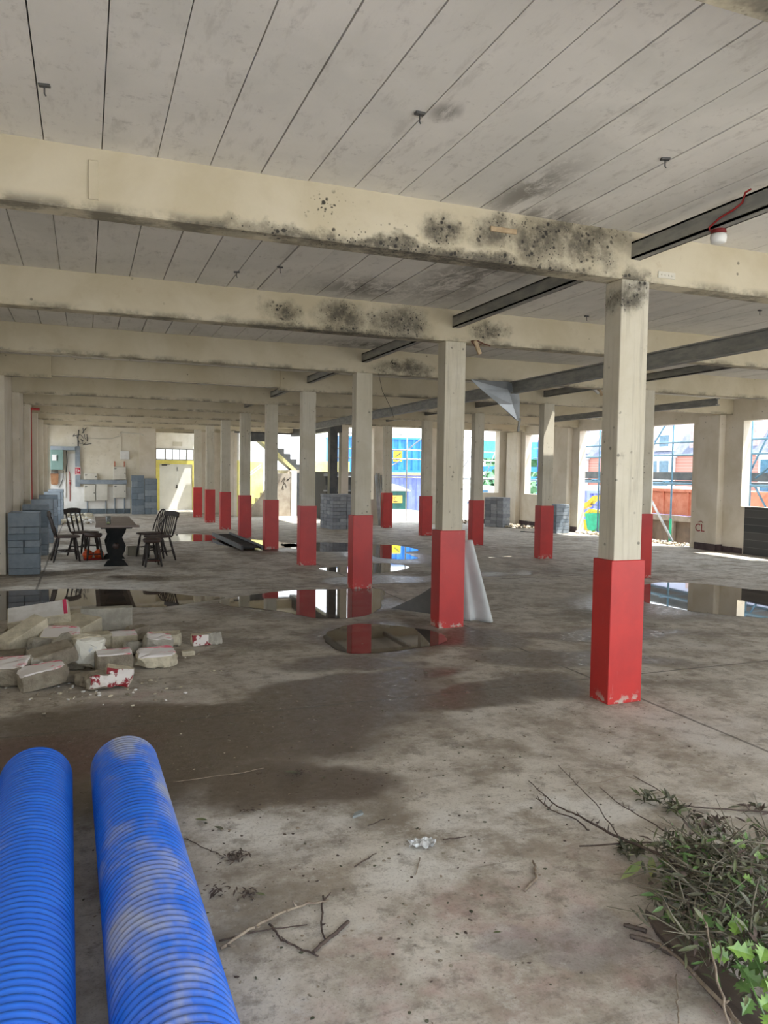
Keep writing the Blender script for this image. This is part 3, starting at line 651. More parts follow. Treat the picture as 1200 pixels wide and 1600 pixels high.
stack(-1.44, 24.0, [('H', .215), ('F', .215), ('H', .215), ('F', .215), ('F', .215), ('F', .2)], 'lower stack beside far pier stack', deep=1, wid=1)
LB = [('H', .1), ('F', .1), ('H', .1), ('F', .1), ('H', .1), ('F', .1), ('H', .1), ('F', .1), ('H', .1), ('F', .07)]
stack(3.0, 15.95, LB, 'stack by the steel post', deep=4, wid=2, light=True, rz=.12)
stack(8.28, 15.75, LB[:9], 'stack in right back corner', deep=3, wid=1, light=True, rz=.5)
stack(8.62, 13.45, LB[:8], 'stack under right wall', deep=2, wid=1, rz=0)

# ================================================================== CHAIRS, STOOLS, TABLE
def chair(loc, rz, kind, label):
    """front of the chair faces +x"""
    t = thing('windsor_chair', label, 'chair', loc, rz)
    m = MB(); poly = [(.19, -.17), (.21, -.08), (.21, .08), (.19, .17), (.02, .20), (-.17, .16), (-.20, .06), (-.20, -.06), (-.17, -.16), (.02, -.20)]
    m.prism(poly, .41, .445, 'z'); bmesh.ops.bevel(m.bm, geom=m.bm.edges[:], offset=.006, segments=2, affect='EDGES'); m.build('seat', M['wood_brown'], t)
    L = {}
    for sx, sy in ((1, 1), (1, -1), (-1, 1), (-1, -1)):
        top = Vector((.13*sx, .12*sy, .42)); bot = Vector((.19*sx-(.04 if sx < 0 else 0), .17*sy, 0)); m = MB()
        q = [top.lerp(bot, k/6) for k in range(7)]; m.tube(q, [.014, .018, .022, .016, .023, .018, .012], 8); m.build('leg', M['wood_dark'], t); L[sx, sy] = (top, bot)
    for sy in (1, -1):
        a = L[1, sy][0].lerp(L[1, sy][1], .58); b = L[-1, sy][0].lerp(L[-1, sy][1], .58); m = MB(); m.tube([a, a.lerp(b, .5), b], [.009, .015, .009], 8); m.build('stretcher', M['wood_dark'], t)
    m = MB(); a = (L[1, 1][0].lerp(L[1, 1][1], .58)+L[-1, 1][0].lerp(L[-1, 1][1], .58))/2; b = Vector((a.x, -a.y, a.z)); m.tube([a, b], .010, 8); m.build('stretcher', M['wood_dark'], t)
    def bp(y, z): return Vector((-.17-(z-.44)*.28, y, z))
    if kind == 'hoop' or kind == 'wheel':
        m = MB(); pts = [bp(.16*math.cos(a), .46+.40*math.sin(a)) for a in [PI*k/14 for k in range(15)]]; m.tube(pts, .012, 8); m.build('back_hoop', M['wood_dark'], t)
        for y in (-.10, -.05, .0, .05, .10):
            z = .46+.40*math.sqrt(1-(y/.16)**2)
            if kind == 'wheel' and y == 0: 
                m = MB(); c = Vector((0, 0, .66))
                ring = [bp(.06*math.cos(a), .66+.06*math.sin(a)) for a in [2*PI*k/16 for k in range(17)]]; m.tube(ring, .008, 6)
                for a in range(8): m.tube([bp(.0, .66), bp(.06*math.cos(a*PI/4), .66+.06*math.sin(a*PI/4))], .005, 5)
                m.tube([bp(0, .44), bp(0, .60)], .012, 6); m.tube([bp(0, .72), bp(0, z)], .012, 6); m.build('wheel_splat', M['wood_dark'], t)
            else:
                m = MB(); m.tube([bp(y*.8, .44), bp(y, z)], .007, 6); m.build('spindle', M['wood_dark'], t)
    else:
        m = MB(); pts = [bp(-.20, .80), bp(-.1, .82), bp(0, .825), bp(.1, .82), bp(.20, .80)]
        for k in range(4):
            a, b = pts[k], pts[k+1]; cpt = (a+b)/2; m.cbox(cpt, (.024, (b-a).length+.01, .09), .006, rx=math.atan2((b-a).z, (b-a).y))
        m.build('top_rail', M['wood_dark'], t)
        for y in (-.17, .17):
            m = MB(); m.tube([bp(y*.9, .43), bp(y, .56), bp(y, .66), bp(y, .78)], [.014, .02, .013, .015], 8); m.build('back_post', M['wood_dark'], t)
        for y in (-.06, .06) if kind == 'slat' else (-.10, -.05, 0, .05, .10):
            m = MB(); m.tube([bp(y*.9, .43), bp(y, .6), bp(y, .78)], [.010, .018 if kind == 'slat' else .009, .010], 8); m.build('spindle', M['wood_dark'], t)
    return t
chair((-3.70, 9.85, 0), .15, 'rail', 'dark wooden chair with plain spindle back, apart at the left of the table')
chair((-3.42, 10.7, 0), -.75, 'slat', 'dark chair with carved top rail, behind the left stool')
chair((-2.20, 9.55, 0), PI+.55, 'rail', 'dark chair with broad top rail at the right side of the table')
chair((-2.28, 10.25, 0), PI+.6, 'wheel', 'dark wheel-back chair behind the others, right of the table')
def stool(loc, rz, label):
    t = thing('wooden_stool', label, 'stool', loc, rz)
    m = MB(); m.lathe([(.0, .395), (.13, .395), (.145, .41), (.15, .44), (.14, .46), (.0, .465)], 20, close=False); m.build('seat', M['wood_brown'], t)
    E = {}
    for sx, sy in ((1, 1), (1, -1), (-1, 1), (-1, -1)):
        a = Vector((.08*sx, .08*sy, .40)); b = Vector((.13*sx, .13*sy, 0)); m = MB(); m.tube([a.lerp(b, k/6) for k in range(7)], [.013, .018, .022, .015, .022, .017, .015], 8); m.build('leg', M['wood_dark'], t); E[sx, sy] = a.lerp(b, .75)
    for a, b in (((1, 1), (-1, 1)), ((1, -1), (-1, -1)), ((1, 1), (1, -1)), ((-1, 1), (-1, -1))):
        m = MB(); m.tube([E[a], (E[a]+E[b])/2, E[b]], [.010, .014, .010], 8); m.build('stretcher', mat('reddish_rung', (.09, .025, .02)) if a == (1, -1) else M['wood_dark'], t)
stool((-2.37, 8.78, 0), .1, 'round wooden stool at the near right of the table')
stool((-3.27, 10.0, 0), .2, 'round wooden stool with orange bag beneath, left of the table')
t = thing('trestle_table', 'dark refectory table with weathered plank top and carved trestle ends', 'table', (-2.93, 9.4, 0))
for k, (a, b, e) in enumerate(((-.98, -.05, .02), (-.03, .75, 0), (.77, 1.5, 0))):
    m = MB(); m.prism([(-.30-e, a), (.30+e*2, a), (.30, a+.12), (.30, b-.05), (.27, b), (-.30, b)], .672, .705, 'z'); m.build('top_board', M['table_top'], t)
m = MB(); m.box(-.24, .24, -.75, 1.3, .635, .672, .004); m.build('apron', M['wood_dark'], t)
prof = [(-.17, .0), (-.10, .10), (-.09, .15), (-.14, .24), (-.155, .33), (-.12, .42), (-.10, .47), (-.15, .56), (-.17, .64)]
pp = prof + [(-x, z) for x, z in prof[::-1]]
for y in (-.42, .62):
    m = MB(); m.prism(pp, y-.025, y+.025, 'y'); m.prism([(-.19, 0), (-.13, .09), (.13, .09), (.19, 0)], y-.05, y+.05, 'y'); te = m.build('trestle_end', mat('black_stained_oak', (.012, .014, .014), (.022, .022, .021), 5, .8, Specular_IOR_Level=.2), t)
    m = MB(); m.lathe([(.0, 0), (.05, 0), (.055, .01), (.0, .012)], 14, Matrix.Translation((0, y-.025, .33)) @ Matrix.Rotation(PI/2, 4, 'X'), close=False); m.build('carved_roundel', M['wood_brown'], te)
m = MB(); m.box(-.03, .03, -.42, .62, .16, .22, .004); m.build('rail', M['wood_dark'], t)
t = thing('pint_glass', 'glass of pale yellow drink standing on the table', 'glass', (-3.05, 8.72, .706))
m = MB(); m.lathe([(.0, 0), (.035, 0), (.042, .13), (.039, .13), (.033, .008), (.0, .006)], 16, close=False); m.build('tumbler', M['clear'], t)
m = MB(); m.lathe([(.0, .01), (.031, .01), (.036, .09), (.0, .09)], 14, close=False); m.build('drink', M['beer'], t)
t = thing('orange_bag', 'orange padded bag lying on the floor under the left stool', 'bag', (-3.27, 10.0, 0), .1)
for dx in (-.09, .09):
    m = MB(); bmesh.ops.create_icosphere(m.bm, subdivisions=3, radius=1)
    for v in m.bm.verts: v.co = Vector((v.co.x*.085+dx, v.co.y*.09, max(.005, v.co.z*.085+.085)))+noise.noise_vector(v.co*2+Vector((dx, 0, 0)))*.02
    for v in m.bm.verts: v.co.z = max(.004, v.co.z)
    m.build('pouch', M['orange'], t)
m = MB(); m.tube([(-.12, 0, .12), (-.13, 0, .19), (-.07, 0, .19), (-.06, 0, .12)], .012, 6); m.build('handle', M['orange'], t)
m = MB(); m.box(-.16, .16, -.1, .1, 0, .025, .006); m.build('base', M['dark_red_ink'], t)
t = thing('cardboard_box', 'small drab open box on the floor behind the right side of the table', 'box', (-2.58, 10.55, 0), .1)
m = MB()
for b in ((-.1, .1, -.12, .12, 0, .01), (-.1, -.09, -.12, .12, 0, .16), (.09, .1, -.12, .12, 0, .16), (-.1, .1, -.12, -.11, 0, .16), (-.1, .1, .11, .12, 0, .16)): m.box(*b)
m.build('body', M['crate'], t); m = MB(); m.cbox((.13, 0, .15), (.09, .22, .006), ry=.5); m.build('flap', M['crate'], t)

# black ladder tray
t = thing('ladder_tray', 'black metal ladder tray with slats lying on the wet floor', 'ladder tray', (-.34, 12.4, .03), .015)
for x in (-.2, .2): m = MB(); m.box(x-.02, x+.02, -1.7, 1.7, 0, .09, .004); m.build('side_rail', M['steel_dark'], t)
for k in range(22): m = MB(); m.box(-.19, .19, -1.64+k*.155, -1.57+k*.155, .02, .05, .002); m.build('slat', M['black'], t)

# ================================================================== PALE SHEET AT COLUMN 2
def loft(name, rows, mm, parent=None, th=.006, sm=True, sub=2):
    m = MB(); V = [[m.bm.verts.new(p) for p in r] for r in rows]
    for a in range(len(V)-1):
        for b in range(len(V[0])-1): m.bm.faces.new((V[a][b], V[a][b+1], V[a+1][b+1], V[a+1][b])).smooth = sm
    o = m.build(name, mm, parent); s = o.modifiers.new('u', 'SUBSURF'); s.levels = s.render_levels = sub; o.modifiers.new('s', 'SOLIDIFY').thickness = th; return o
t = thing('membrane_sheet', 'pale grey flexible sheet propped around the back of the second column', 'sheet')
rows = []
for k in range(7):
    u = k/6
    bot = [(-.06, 3.92, .012), (.14, 3.62, .012), (.30, 3.35, .02), (.40, 3.05, .02), (.46, 2.90, .02), (.53, 2.98, .02), (.60, 2.86, .01), (.67, 2.80, .01), (.70, 2.88, .02)]
    top = [(-.05, 3.91, .02), (.17, 3.55, .22), (.31, 3.25, .46), (.33, 3.05, .66), (.345, 2.95, .85), (.365, 2.93, .89), (.40, 2.88, .90), (.44, 2.87, .90), (.455, 2.93, .88)]
    rows.append([tuple(a+(b-a)*u for a, b in zip(p, q)) for p, q in zip(bot, top)])
o = loft('sheet', rows, M['sheet'], t); o.data.materials.append(mat('shaded_side_membrane', (.15, .15, .15), (.19, .19, .185), 3, .8))
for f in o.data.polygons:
    if f.index % 8 < 3: f.material_index = 1  # left part of the sheet coloured darker to imitate its shadow side
m = MB(); m.tube([(.345, 2.93, .88), (.33, 2.98, .95), (.31, 3.0, 1.0)], .012, 6); m.build('batten', M['timber'], t)

# ================================================================== RUBBLE
def chunk(px, py, z, dims, rz, seed, body, paint, label, tilt=(0, 0), boxy=.5, pdir=(0, 0, 1), world=None, paint_cut=.75, stripe=None):
    r = random.Random(seed); m = MB(); w, d, h = dims
    pts = []
    for sx in (-1, 1):
        for sy in (-1, 1):
            for sz in (-1, 1):
                j = lambda: 1-r.random()*(1-boxy)*.55
                pts.append((sx*w/2*j(), sy*d/2*j(), sz*h/2*j()))
                if boxy < .9: pts.append((sx*w/2*r.uniform(.3, .8), sy*d/2, sz*h/2*r.uniform(.2, 1)*.7)); pts.append((sx*w/2*1.02, sy*d/2*r.uniform(-.2, .6), sz*h/2*r.uniform(.2, .9)))
    vs = [m.bm.verts.new(p) for p in pts]; res = bmesh.ops.convex_hull(m.bm, input=vs)
    bmesh.ops.delete(m.bm, geom=[g for g in res['geom_interior'] if isinstance(g, bmesh.types.BMVert)], context='VERTS')
    bmesh.ops.dissolve_limit(m.bm, angle_limit=.12, verts=m.bm.verts[:], edges=m.bm.edges[:])
    bmesh.ops.bevel(m.bm, geom=m.bm.edges[:], offset=min(dims)*.05, segments=1, affect='EDGES', clamp_overlap=True)
    m.bm.normal_update(); pd = Vector(pdir).normalized()
    for f in m.bm.faces:
        if f.normal.dot(pd) > paint_cut: f.material_index = 1
    bmesh.ops.triangulate(m.bm, faces=[f for f in m.bm.faces if len(f.verts) > 4])
    rough = [e for e in m.bm.edges if e.calc_length() > .03]
    bmesh.ops.subdivide_edges(m.bm, edges=rough, cuts=2, use_grid_fill=True)
    amp = (1-boxy)*min(dims)*.14+.0015
    for v in m.bm.verts: v.co += noise.noise_vector(v.co*26+Vector((seed, 0, 0)))*amp
    R = Matrix.Rotation(rz, 4, 'Z') @ Matrix.Rotation(tilt[1], 4, 'Y') @ Matrix.Rotation(tilt[0], 4, 'X')
    for v in m.bm.verts: v.co = R @ v.co
    lo = min(v.co.z for v in m.bm.verts)
    if stripe:
        sm = MB(); sm.box(stripe[0]*w, stripe[1]*w, -d/2*.93, d/2*.93, h/2-.004, h/2+.002); sm._x(sm.bm.verts, R)
    p = Vector(world) if world else at(px, py, 0)
    o = m.build('rubble_chunk', [body, paint or body], loc=(p.x, p.y, z-lo)); tag(o, label, 'rubble', 'broken masonry in the heap on the left floor')
    if stripe: sm.build('pink_stripe', M['pink'], o)
    return o
st, sg, sb = M['stone'], M['stone_g'], M['stone_b']; wp, wr, ww = M['stone_wp'], M['stone_wr'], M['stone_w']
chunk(167, 990, .04, (.47, .12, .22), -.1, 11, sg, None, 'whole grey-cream block standing on edge at the back of the heap', boxy=.97)
chunk(165, 997, 0, (.5, .25, .05), -.1, 60, sb, None, 'thin flat slab under the upright block')
chunk(62, 1006, .10, (.52, .24, .15), .03, 12, st, ww, 'long white-painted slab with a pink end stripe, top left of the heap', tilt=(.45, -.12), boxy=.93, stripe=(.40, .46))
chunk(48, 1000, 0, (.5, .35, .12), .1, 61, sb, None, 'flat brown piece beneath the long white slab')
chunk(122, 1004, .02, (.30, .34, .16), -.6, 13, st, None, 'pale squared stone right of the long white slab', tilt=(.15, .1), boxy=.9)
chunk(36, 1030, .06, (.42, .16, .14), .75, 14, st, None, 'cream slab lying slantwise at the left of the heap', tilt=(.2, -.35), boxy=.85)
chunk(95, 1026, .06, (.32, .24, .15), -.15, 15, st, wp, 'pink-streaked white-topped stone in the middle of the heap', tilt=(.25, .05), boxy=.6)
chunk(64, 1033, .05, (.20, .16, .15), .3, 16, sg, None, 'grey angular stone beside the slantwise slab', boxy=.4)
chunk(138, 1047, .02, (.25, .17, .27), .2, 17, st, M['stone_bl'], 'pointed pale stone with a blue smear at the front of the heap', tilt=(.1, .1), boxy=.15, pdir=(.1, -1, .2), paint_cut=.35)
chunk(150, 1014, .02, (.27, .2, .13), .1, 18, st, None, 'cream stone below the upright block', boxy=.6)
chunk(130, 1016, 0, (.3, .2, .09), .3, 62, sb, None, 'brown stone under the cream stone, middle of the heap')
chunk(193, 1012, 0, (.23, .15, .13), .15, 19, st, wp, 'small squared stone with pink edge, right of the heap middle', tilt=(.2, 0), boxy=.85)
chunk(206, 1022, 0, (.16, .15, .12), .5, 20, sg, None, 'small grey broken stone right of the pointed one', boxy=.3)
chunk(247, 1022, 0, (.24, .17, .15), .1, 21, sg, wp, 'white-topped grey stone among the pieces right of the heap', tilt=(.2, .1), boxy=.5)
chunk(258, 1008, 0, (.28, .2, .13), -.1, 22, st, None, 'cream wedge-shaped stone behind the white-topped one', boxy=.25)
chunk(244, 1042, 0, (.32, .22, .13), 0, 23, st, wp, 'large cream stone with dark and pink paint, frontmost right of the heap', tilt=(.25, .05), boxy=.3)
chunk(315, 1008, 0, (.20, .10, .11), .05, 24, st, M['stone_wr'], 'stone with red marks on a white face, rightmost outlier', tilt=(0, 0), boxy=.7, pdir=(0, -1, 0), paint_cut=.6)
chunk(331, 1006, 0, (.17, .14, .13), .4, 25, sg, None, 'grey stone behind the red-marked outlier', boxy=.3)
chunk(294, 1024, 0, (.11, .06, .045), 0, 26, st, None, 'tiny pale fragment lying alone right of the heap', boxy=.5)
chunk(178, 1050, .0, (.28, .18, .16), .05, 27, sb, wp, 'brown stone with a white painted top, front right of the heap', boxy=.8, tilt=(.1, 0))
chunk(185, 1073, .0, (.2, .12, .15), .1, 28, st, wr, 'dark red and white painted stone at the front right corner', boxy=.5, pdir=(.1, -1, .1), paint_cut=.5, tilt=(.0, .2))
chunk(158, 1076, 0, (.22, .14, .13), .1, 29, sb, wr, 'brown stone with a dark red patch at the very front', boxy=.4, pdir=(.5, -1, .3), paint_cut=.7)
chunk(137, 1072, 0, (.14, .13, .11), .7, 30, sb, None, 'rounded brown stone at the front, beside the red-patched one', boxy=.2)
chunk(68, 1075, 0, (.34, .2, .15), .15, 31, sb, wp, 'large brown stone with pale pink top, front left of the heap', boxy=.55, tilt=(.15, -.15))
chunk(82, 1056, .05, (.34, .2, .13), .3, 32, sb, None, 'slanting brown slab above the front left stones', boxy=.7, tilt=(.2, -.2))
chunk(12, 1070, 0, (.30, .24, .17), -.2, 33, sb, wp, 'dark stone with white and pink top at the picture edge', boxy=.5, tilt=(.2, .0))
chunk(110, 1065, 0, (.15, .12, .08), -.4, 34, sb, None, 'small dark stone between the front pieces', boxy=.3)
chunk(112, 1044, 0, (.2, .18, .13), .1, 35, sb, None, 'dark stone in the shadow of the pink-streaked one', boxy=.5)
chunk(8, 1012, 0, (.26, .2, .13), .2, 36, sg, None, 'grey stone at the far left behind the slantwise slab', boxy=.5)
chunk(8, 1045, 0, (.3, .3, .14), 0, 37, sb, None, 'brown stone at the left edge below the slantwise slab', boxy=.4)
chunk(40, 1050, 0, (.3, .22, .1), .3, 38, sb, None, 'flat brown stone in the left of the heap', boxy=.5)
chunk(215, 1000, 0, (.2, .15, .14), .5, 39, sb, None, 'dark grey stone behind the small pink-edged one', boxy=.3)
chunk(205, 992, 0, (.15, .06, .02), .6, 63, sg, None, 'thin pale flake behind the heap', boxy=.6)
chunk(28, 1022, .05, (.22, .15, .12), 1.1, 70, st, None, 'small cream stone wedged at the left end of the long white slab', tilt=(.5, .3), boxy=.2)
chunk(100, 1040, .10, (.18, .13, .10), .9, 71, sg, None, 'small grey wedge perched between the pink-streaked stone and the slanting slab', tilt=(.4, -.4), boxy=.15)
chunk(160, 1030, .0, (.17, .12, .09), -.6, 72, sb, None, 'little brown stone tucked behind the white-topped front right stone', tilt=(.3, .2), boxy=.2)
chunk(228, 1024, 0, (.12, .1, .07), .8, 73, st, None, 'small cream crumb left of the white-topped grey stone', boxy=.2)
chunk(55, 1062, .0, (.16, .13, .12), 1.4, 74, sg, None, 'small grey stone between the picture-edge stone and the large front one', tilt=(.3, .5), boxy=.15)
# small chips: stuff
def scatter(name, label, cat, spots, n, mm, smin, smax, seed, flat=.5):
    r = random.Random(seed); m = MB()
    for k in range(n):
        (px, py, sx, sy) = r.choice(spots); p = at(px+r.gauss(0, sx), py+r.gauss(0, sy)); s = r.uniform(smin, smax)
        if p.y > 24 or p.y < -4.2: continue
        n0 = len(m.bm.verts); res = bmesh.ops.create_icosphere(m.bm, subdivisions=1, radius=s); e = r.uniform(.4, 1); a = r.uniform(0, PI)
        mi = r.randrange(len(mm))
        for v in res['verts']:
            c = v.co*r.uniform(.7, 1.2); c.y *= e; c.z *= flat; c = Matrix.Rotation(a, 3, 'Z') @ c; v.co = c+Vector((p.x, p.y, s*flat*.7))
        for f in set(f for v in res['verts'] for f in v.link_faces): f.material_index = mi
    o = m.build(name, mm); tag(o, label, cat, stuff=True)
scatter('masonry_chips', 'small chips and crumbs scattered around the rubble heap', 'rubble', [(120, 1060, 90, 25), (200, 1020, 90, 25), (130, 1085, 60, 12)], 170, [st, ww, sb], .006, .02, 5)
scatter('floor_debris', 'dry crumbs and leaf bits strewn over the near floor', 'debris', [(450, 1250, 220, 90), (750, 1300, 230, 110), (620, 1450, 260, 90), (950, 1150, 160, 50), (600, 1150, 300, 60), (1050, 950, 120, 60), (500, 1400, 200, 120)], 900, [M['twig'], M['leaf_dark'], sb, M['twig_pale']], .002, .010, 6, .3)
# crushed rubble at the far left and at the door openings
def rubble_bed(name, label, x0, x1, y0, y1, n, seed, mm, smax=.08, z0=0):
    r = random.Random(seed); m = MB()
    for k in range(n):
        s = r.uniform(.3, 1)*smax; p = Vector((r.uniform(x0, x1), r.uniform(y0, y1), z0)); res = bmesh.ops.create_icosphere(m.bm, subdivisions=1, radius=s); mi = r.randrange(len(mm))
        for v in res['verts']: v.co = Vector((v.co.x*r.uniform(.6, 1.3), v.co.y*r.uniform(.6, 1.3), v.co.z*.55))+p+Vector((0, 0, s*.4+r.random()*.02))
        for f in set(f for v in res['verts'] for f in v.link_faces): f.material_index = mi
    tag(m.build(name, mm), label, 'rubble', stuff=True)
bd = M['blue_leaves']
rubble_bed('crushed_rubble', 'loose broken plaster rubble below the electrical boxes', -4.0, -3.2, 19.2, 23.8, 150, 3, [st, ww, sb, st], .10)
rubble_bed('doorway_rubble', 'broken brick strewn in the right doorway with the diagonal pole', 9.38, 9.9, 9.5, 11.0, 110, 4, [bd, st, sb, ww], .05)
rubble_bed('jamb_rubble', 'broken brick strewn in the doorway showing the yellow digger', 9.3, 9.9, 12.2, 13.75, 100, 5, [bd, st, ww], .06)
rubble_bed('corner_rubble', 'broken brick lying along the wall in the right back corner', 8.3, 9.3, 15.2, 17.3, 90, 6, [bd, sb, st], .07)
rubble_bed('opening_rubble', 'broken brick in the tall scaffolded opening at the back', 7.2, 8.5, 17.5, 18.4, 80, 7, [bd, sb, st], .09)

# ================================================================== TWIGS, LEAVES, PILE
def branch(pts, r0, r1, name, label, mm, nodes=0, seed=0, zs=None, group=None, parent=None):
    P = [at(*p) if len(p) < 4 else Vector(p[:3]) for p in pts]; Q = []
    rr = random.Random(seed)
    for i in range(len(P)-1):
        for k in range(6): 
            t = k/6; q = P[i].lerp(P[i+1], t)+Vector((rr.uniform(-1, 1), rr.uniform(-1, 1), 0))*.004; q.z = max(q.z, .004); Q.append(q)
    Q.append(P[-1]); n = len(Q); m = MB(); m.tube(Q, [r0+(r1-r0)*k/(n-1) for k in range(n)], 6)
    for k in range(nodes):
        q = Q[rr.randrange(1, n-1)]; d = Vector((rr.uniform(-1, 1), rr.uniform(-1, 1), rr.uniform(.1, .7))).normalized()*rr.uniform(.012, .04); m.tube([q, q+d*.6, q+d+Vector((0, 0, .003))], [r1*1.2, r1, r1*.6], 5)
    o = m.build(name, mm, parent)
    if not parent: tag(o, label, 'twig', group)
    return o
z = .02
branch([(1090, 1372, .14), (1030, 1335, .09), (960, 1305, .05), (905, 1275, .03), (870, 1260, .02), (826, 1220, .01)], .008, .002, 'long_branch', 'long bare branch reaching left from the pile, tip pointing to the back', M['twig'], 10, 1)
branch([(920, 1298, .03), (900, 1280, .02), (862, 1266, .01), (838, 1247, .01)], .004, .002, 'short_twig', 'short forked twig just below the long bare branch tip', M['twig'], 5, 2)
branch([(966, 1305, .05), (930, 1255, .02), (900, 1225, .01), (872, 1195, .01)], .003, .0015, 'thin_twig', 'thin straight twig crossing behind the long bare branch', M['twig'], 4, 3)
branch([(1050, 1305, .08), (1000, 1275, .03), (965, 1255, .02), (937, 1230, .01)], .003, .0015, 'wispy_twig', 'thin wispy twig right of the crossing twig', M['twig'], 5, 4)
branch([(1210, 1270, .02), (1100, 1262, .02), (1062, 1258, .03), (1035, 1238, .02), (990, 1212, .01)], .004, .002, 'curved_twig', 'dark curved twig with wilted leaves at the right edge', M['twig'], 3, 5)
branch([(998, 1218, .01), (975, 1212, .01), (940, 1222, .01), (885, 1228, .005)], .002, .001, 'faint_stalk', 'faint thin stalk on the floor left of the curved twig', M['twig_pale'], 0, 6)
branch([(1140, 1322, .10), (1080, 1318, .06), (1000, 1316, .04), (905, 1322, .01)], .005, .003, 'straight_stick', 'dark straight stick poking left out of the pile', M['twig'], 2, 7)
branch([(1165, 1610, .10), (1110, 1548, .08), (1065, 1500, .05), (1030, 1475, .03), (1008, 1468, .01)], .007, .004, 'pale_stick', 'pale curved stick at the bottom right corner', M['twig_pale'], 2, 8)
branch([(1140, 1600, .18), (1118, 1520, .22), (1107, 1460, .25), (1098, 1425, .26)], .004, .002, 'upright_stalk', 'pale thin stalk rising in front of the pile', M['twig_pale'], 2, 9)
branch([(1060, 1600, .01), (1058, 1560, .02), (1057, 1522, .03)], .003, .002, 'lower_stalk', 'short pale stalk at the bottom edge', M['twig_pale'], 0, 10)
branch([(345, 1482, .01), (390, 1452, .03), (430, 1430, .03), (480, 1412, .02), (510, 1408, .01)], .006, .004, 'long_twig', 'long pale twig leaning out from beside the dusty pipe', M['twig_pale'], 4, 11)
branch([(505, 1400, .01), (503, 1440, .01), (507, 1472, .01)], .004, .003, 'cross_twig', 'short twig crossing the end of the long pale twig', M['twig'], 2, 12)
branch([(545, 1440, .01), (515, 1465, .01), (490, 1487, .01)], .007, .006, 'thick_twig', 'thick short twig right of the others', M['twig'], 0, 13)
branch([(422, 1444, .01), (440, 1468, .01), (470, 1482, .01), (497, 1494, .01)], .004, .003, 'bent_twig', 'bent dark twig below the long pale twig', M['twig'], 3, 14)
branch([(340, 1470, .01), (400, 1455, .01), (480, 1445, .01)], .003, .002, 'fine_twig', 'fine brown twig under the long pale twig', M['twig'], 0, 15)
branch([(820, 1392, .005), (838, 1372, .01), (836, 1350, .01), (831, 1345, .01)], .006, .004, 'hooked_twig', 'small pale hooked twig alone on the floor right of the foil', M['twig_pale'], 0, 16)
branch([(270, 1222, .005), (320, 1215, .01), (380, 1207, .01), (412, 1200, .01)], .002, .0015, 'straw', 'thin pale straw behind the dusty pipe end', M['twig_pale'], 0, 17)
branch([(650, 1367, .005), (656, 1340, .005)], .002, .002, 'pale_splinter', 'tiny pale splinter below the foil', M['twig_pale'], 0, 18)
branch([(692, 1312, .01), (728, 1307, .01)], .003, .002, 'right_splinter', 'thin dark splinter right of the foil', M['twig'], 0, 19)
branch([(553, 1355, .005), (588, 1333, .005)], .003, .002, 'left_splinter', 'thin dark splinter left of the foil', M['twig'], 0, 20)
branch([(290, 1310, .005), (320, 1325, .005), (350, 1338, .01)], .002, .0015, 'root_wisp', 'wispy root on the damp floor right of the dusty pipe', M['twig'], 2, 21)
branch([(600, 1280, .005), (575, 1290, .005)], .002, .002, 'stub_twig', 'tiny stub of twig on the pale floor patch', M['twig'], 0, 22)
def leaf(m, c, d, L, w, up, mi=0, curl=.25, spiky=False):
    d = d.normalized(); s = d.cross(up).normalized(); u = s.cross(d).normalized()
    if spiky:
        prof = [(0, 0), (.12, .18), (.2, .5), (.3, .28), (.42, .62), (.52, .3), (.66, .55), (.76, .22), (1, 0)]
    else: prof = [(0, .02), (.2, .32), (.45, .5), (.7, .38), (.9, .14), (1, .0)]
    mid = [m.bm.verts.new(c+d*L*t+u*(-curl*L*t*t)) for t, _ in prof]
    for sg_ in (-1, 1):
        ed = [m.bm.verts.new(c+d*L*t+s*sg_*w*h+u*(-curl*L*t*t+abs(h)*w*.35)) for t, h in prof[1:-1]]
        row = [mid[0]]+ed+[mid[-1]]
        for k in range(len(prof)-1):
            q = [mid[k], mid[k+1], row[k+1], row[k]]; q = [v for i, v in enumerate(q) if v not in q[:i]]
            if len(q) > 2:
                try: f = m.bm.faces.new(q); f.material_index = mi; f.smooth = not spiky
                except ValueError: pass
def rv(r, zlo=-.3, zhi=1): return Vector((r.uniform(-1, 1), r.uniform(-1, 1), r.uniform(zlo, zhi)))
def on_leafmesh(name, parent, spots, n, mm, L, W, seed, spiky=False, zr=(.02, .3)):
    r = random.Random(seed); m = MB()
    for k in range(n):
        px, py, z, s = spots[r.randrange(len(spots))]; c = at(px, py, z)+Vector((r.gauss(0, s), r.gauss(0, s), r.gauss(0, s*.45))); c.z = max(.02, min(c.z, zr[1]))
        leaf(m, c, rv(r), r.uniform(*L), r.uniform(*W), rv(r, .5, 1.5), r.randrange(len(mm)), r.uniform(0, .5), spiky)
    for v in m.bm.verts: v.co.z = max(v.co.z, .004)
    return m.build(name, mm, parent)
t = thing('branch_pile', 'heap of cut branches with wilted dark green leaves at the lower right', 'cut branches')
on_leafmesh('foliage', t, [(1110, 1360, .12, .10), (1160, 1350, .15, .11), (1130, 1400, .15, .12), (1190, 1400, .2, .13), (1175, 1440, .2, .13), (1090, 1380, .10, .07), (1080, 1330, .08, .06), (1200, 1340, .15, .12), (1150, 1480, .16, .08), (1200, 1500, .16, .1), (1085, 1420, .07, .06)], 2300, [M['leaf_dark'], M['leaf_olive'], M['leaf_dark'], M['twig'], M['leaf_dark'], M['leaf_olive'], M['leaf_mid']], (.025, .065), (.007, .016), 21)
r = random.Random(8)
m = MB()
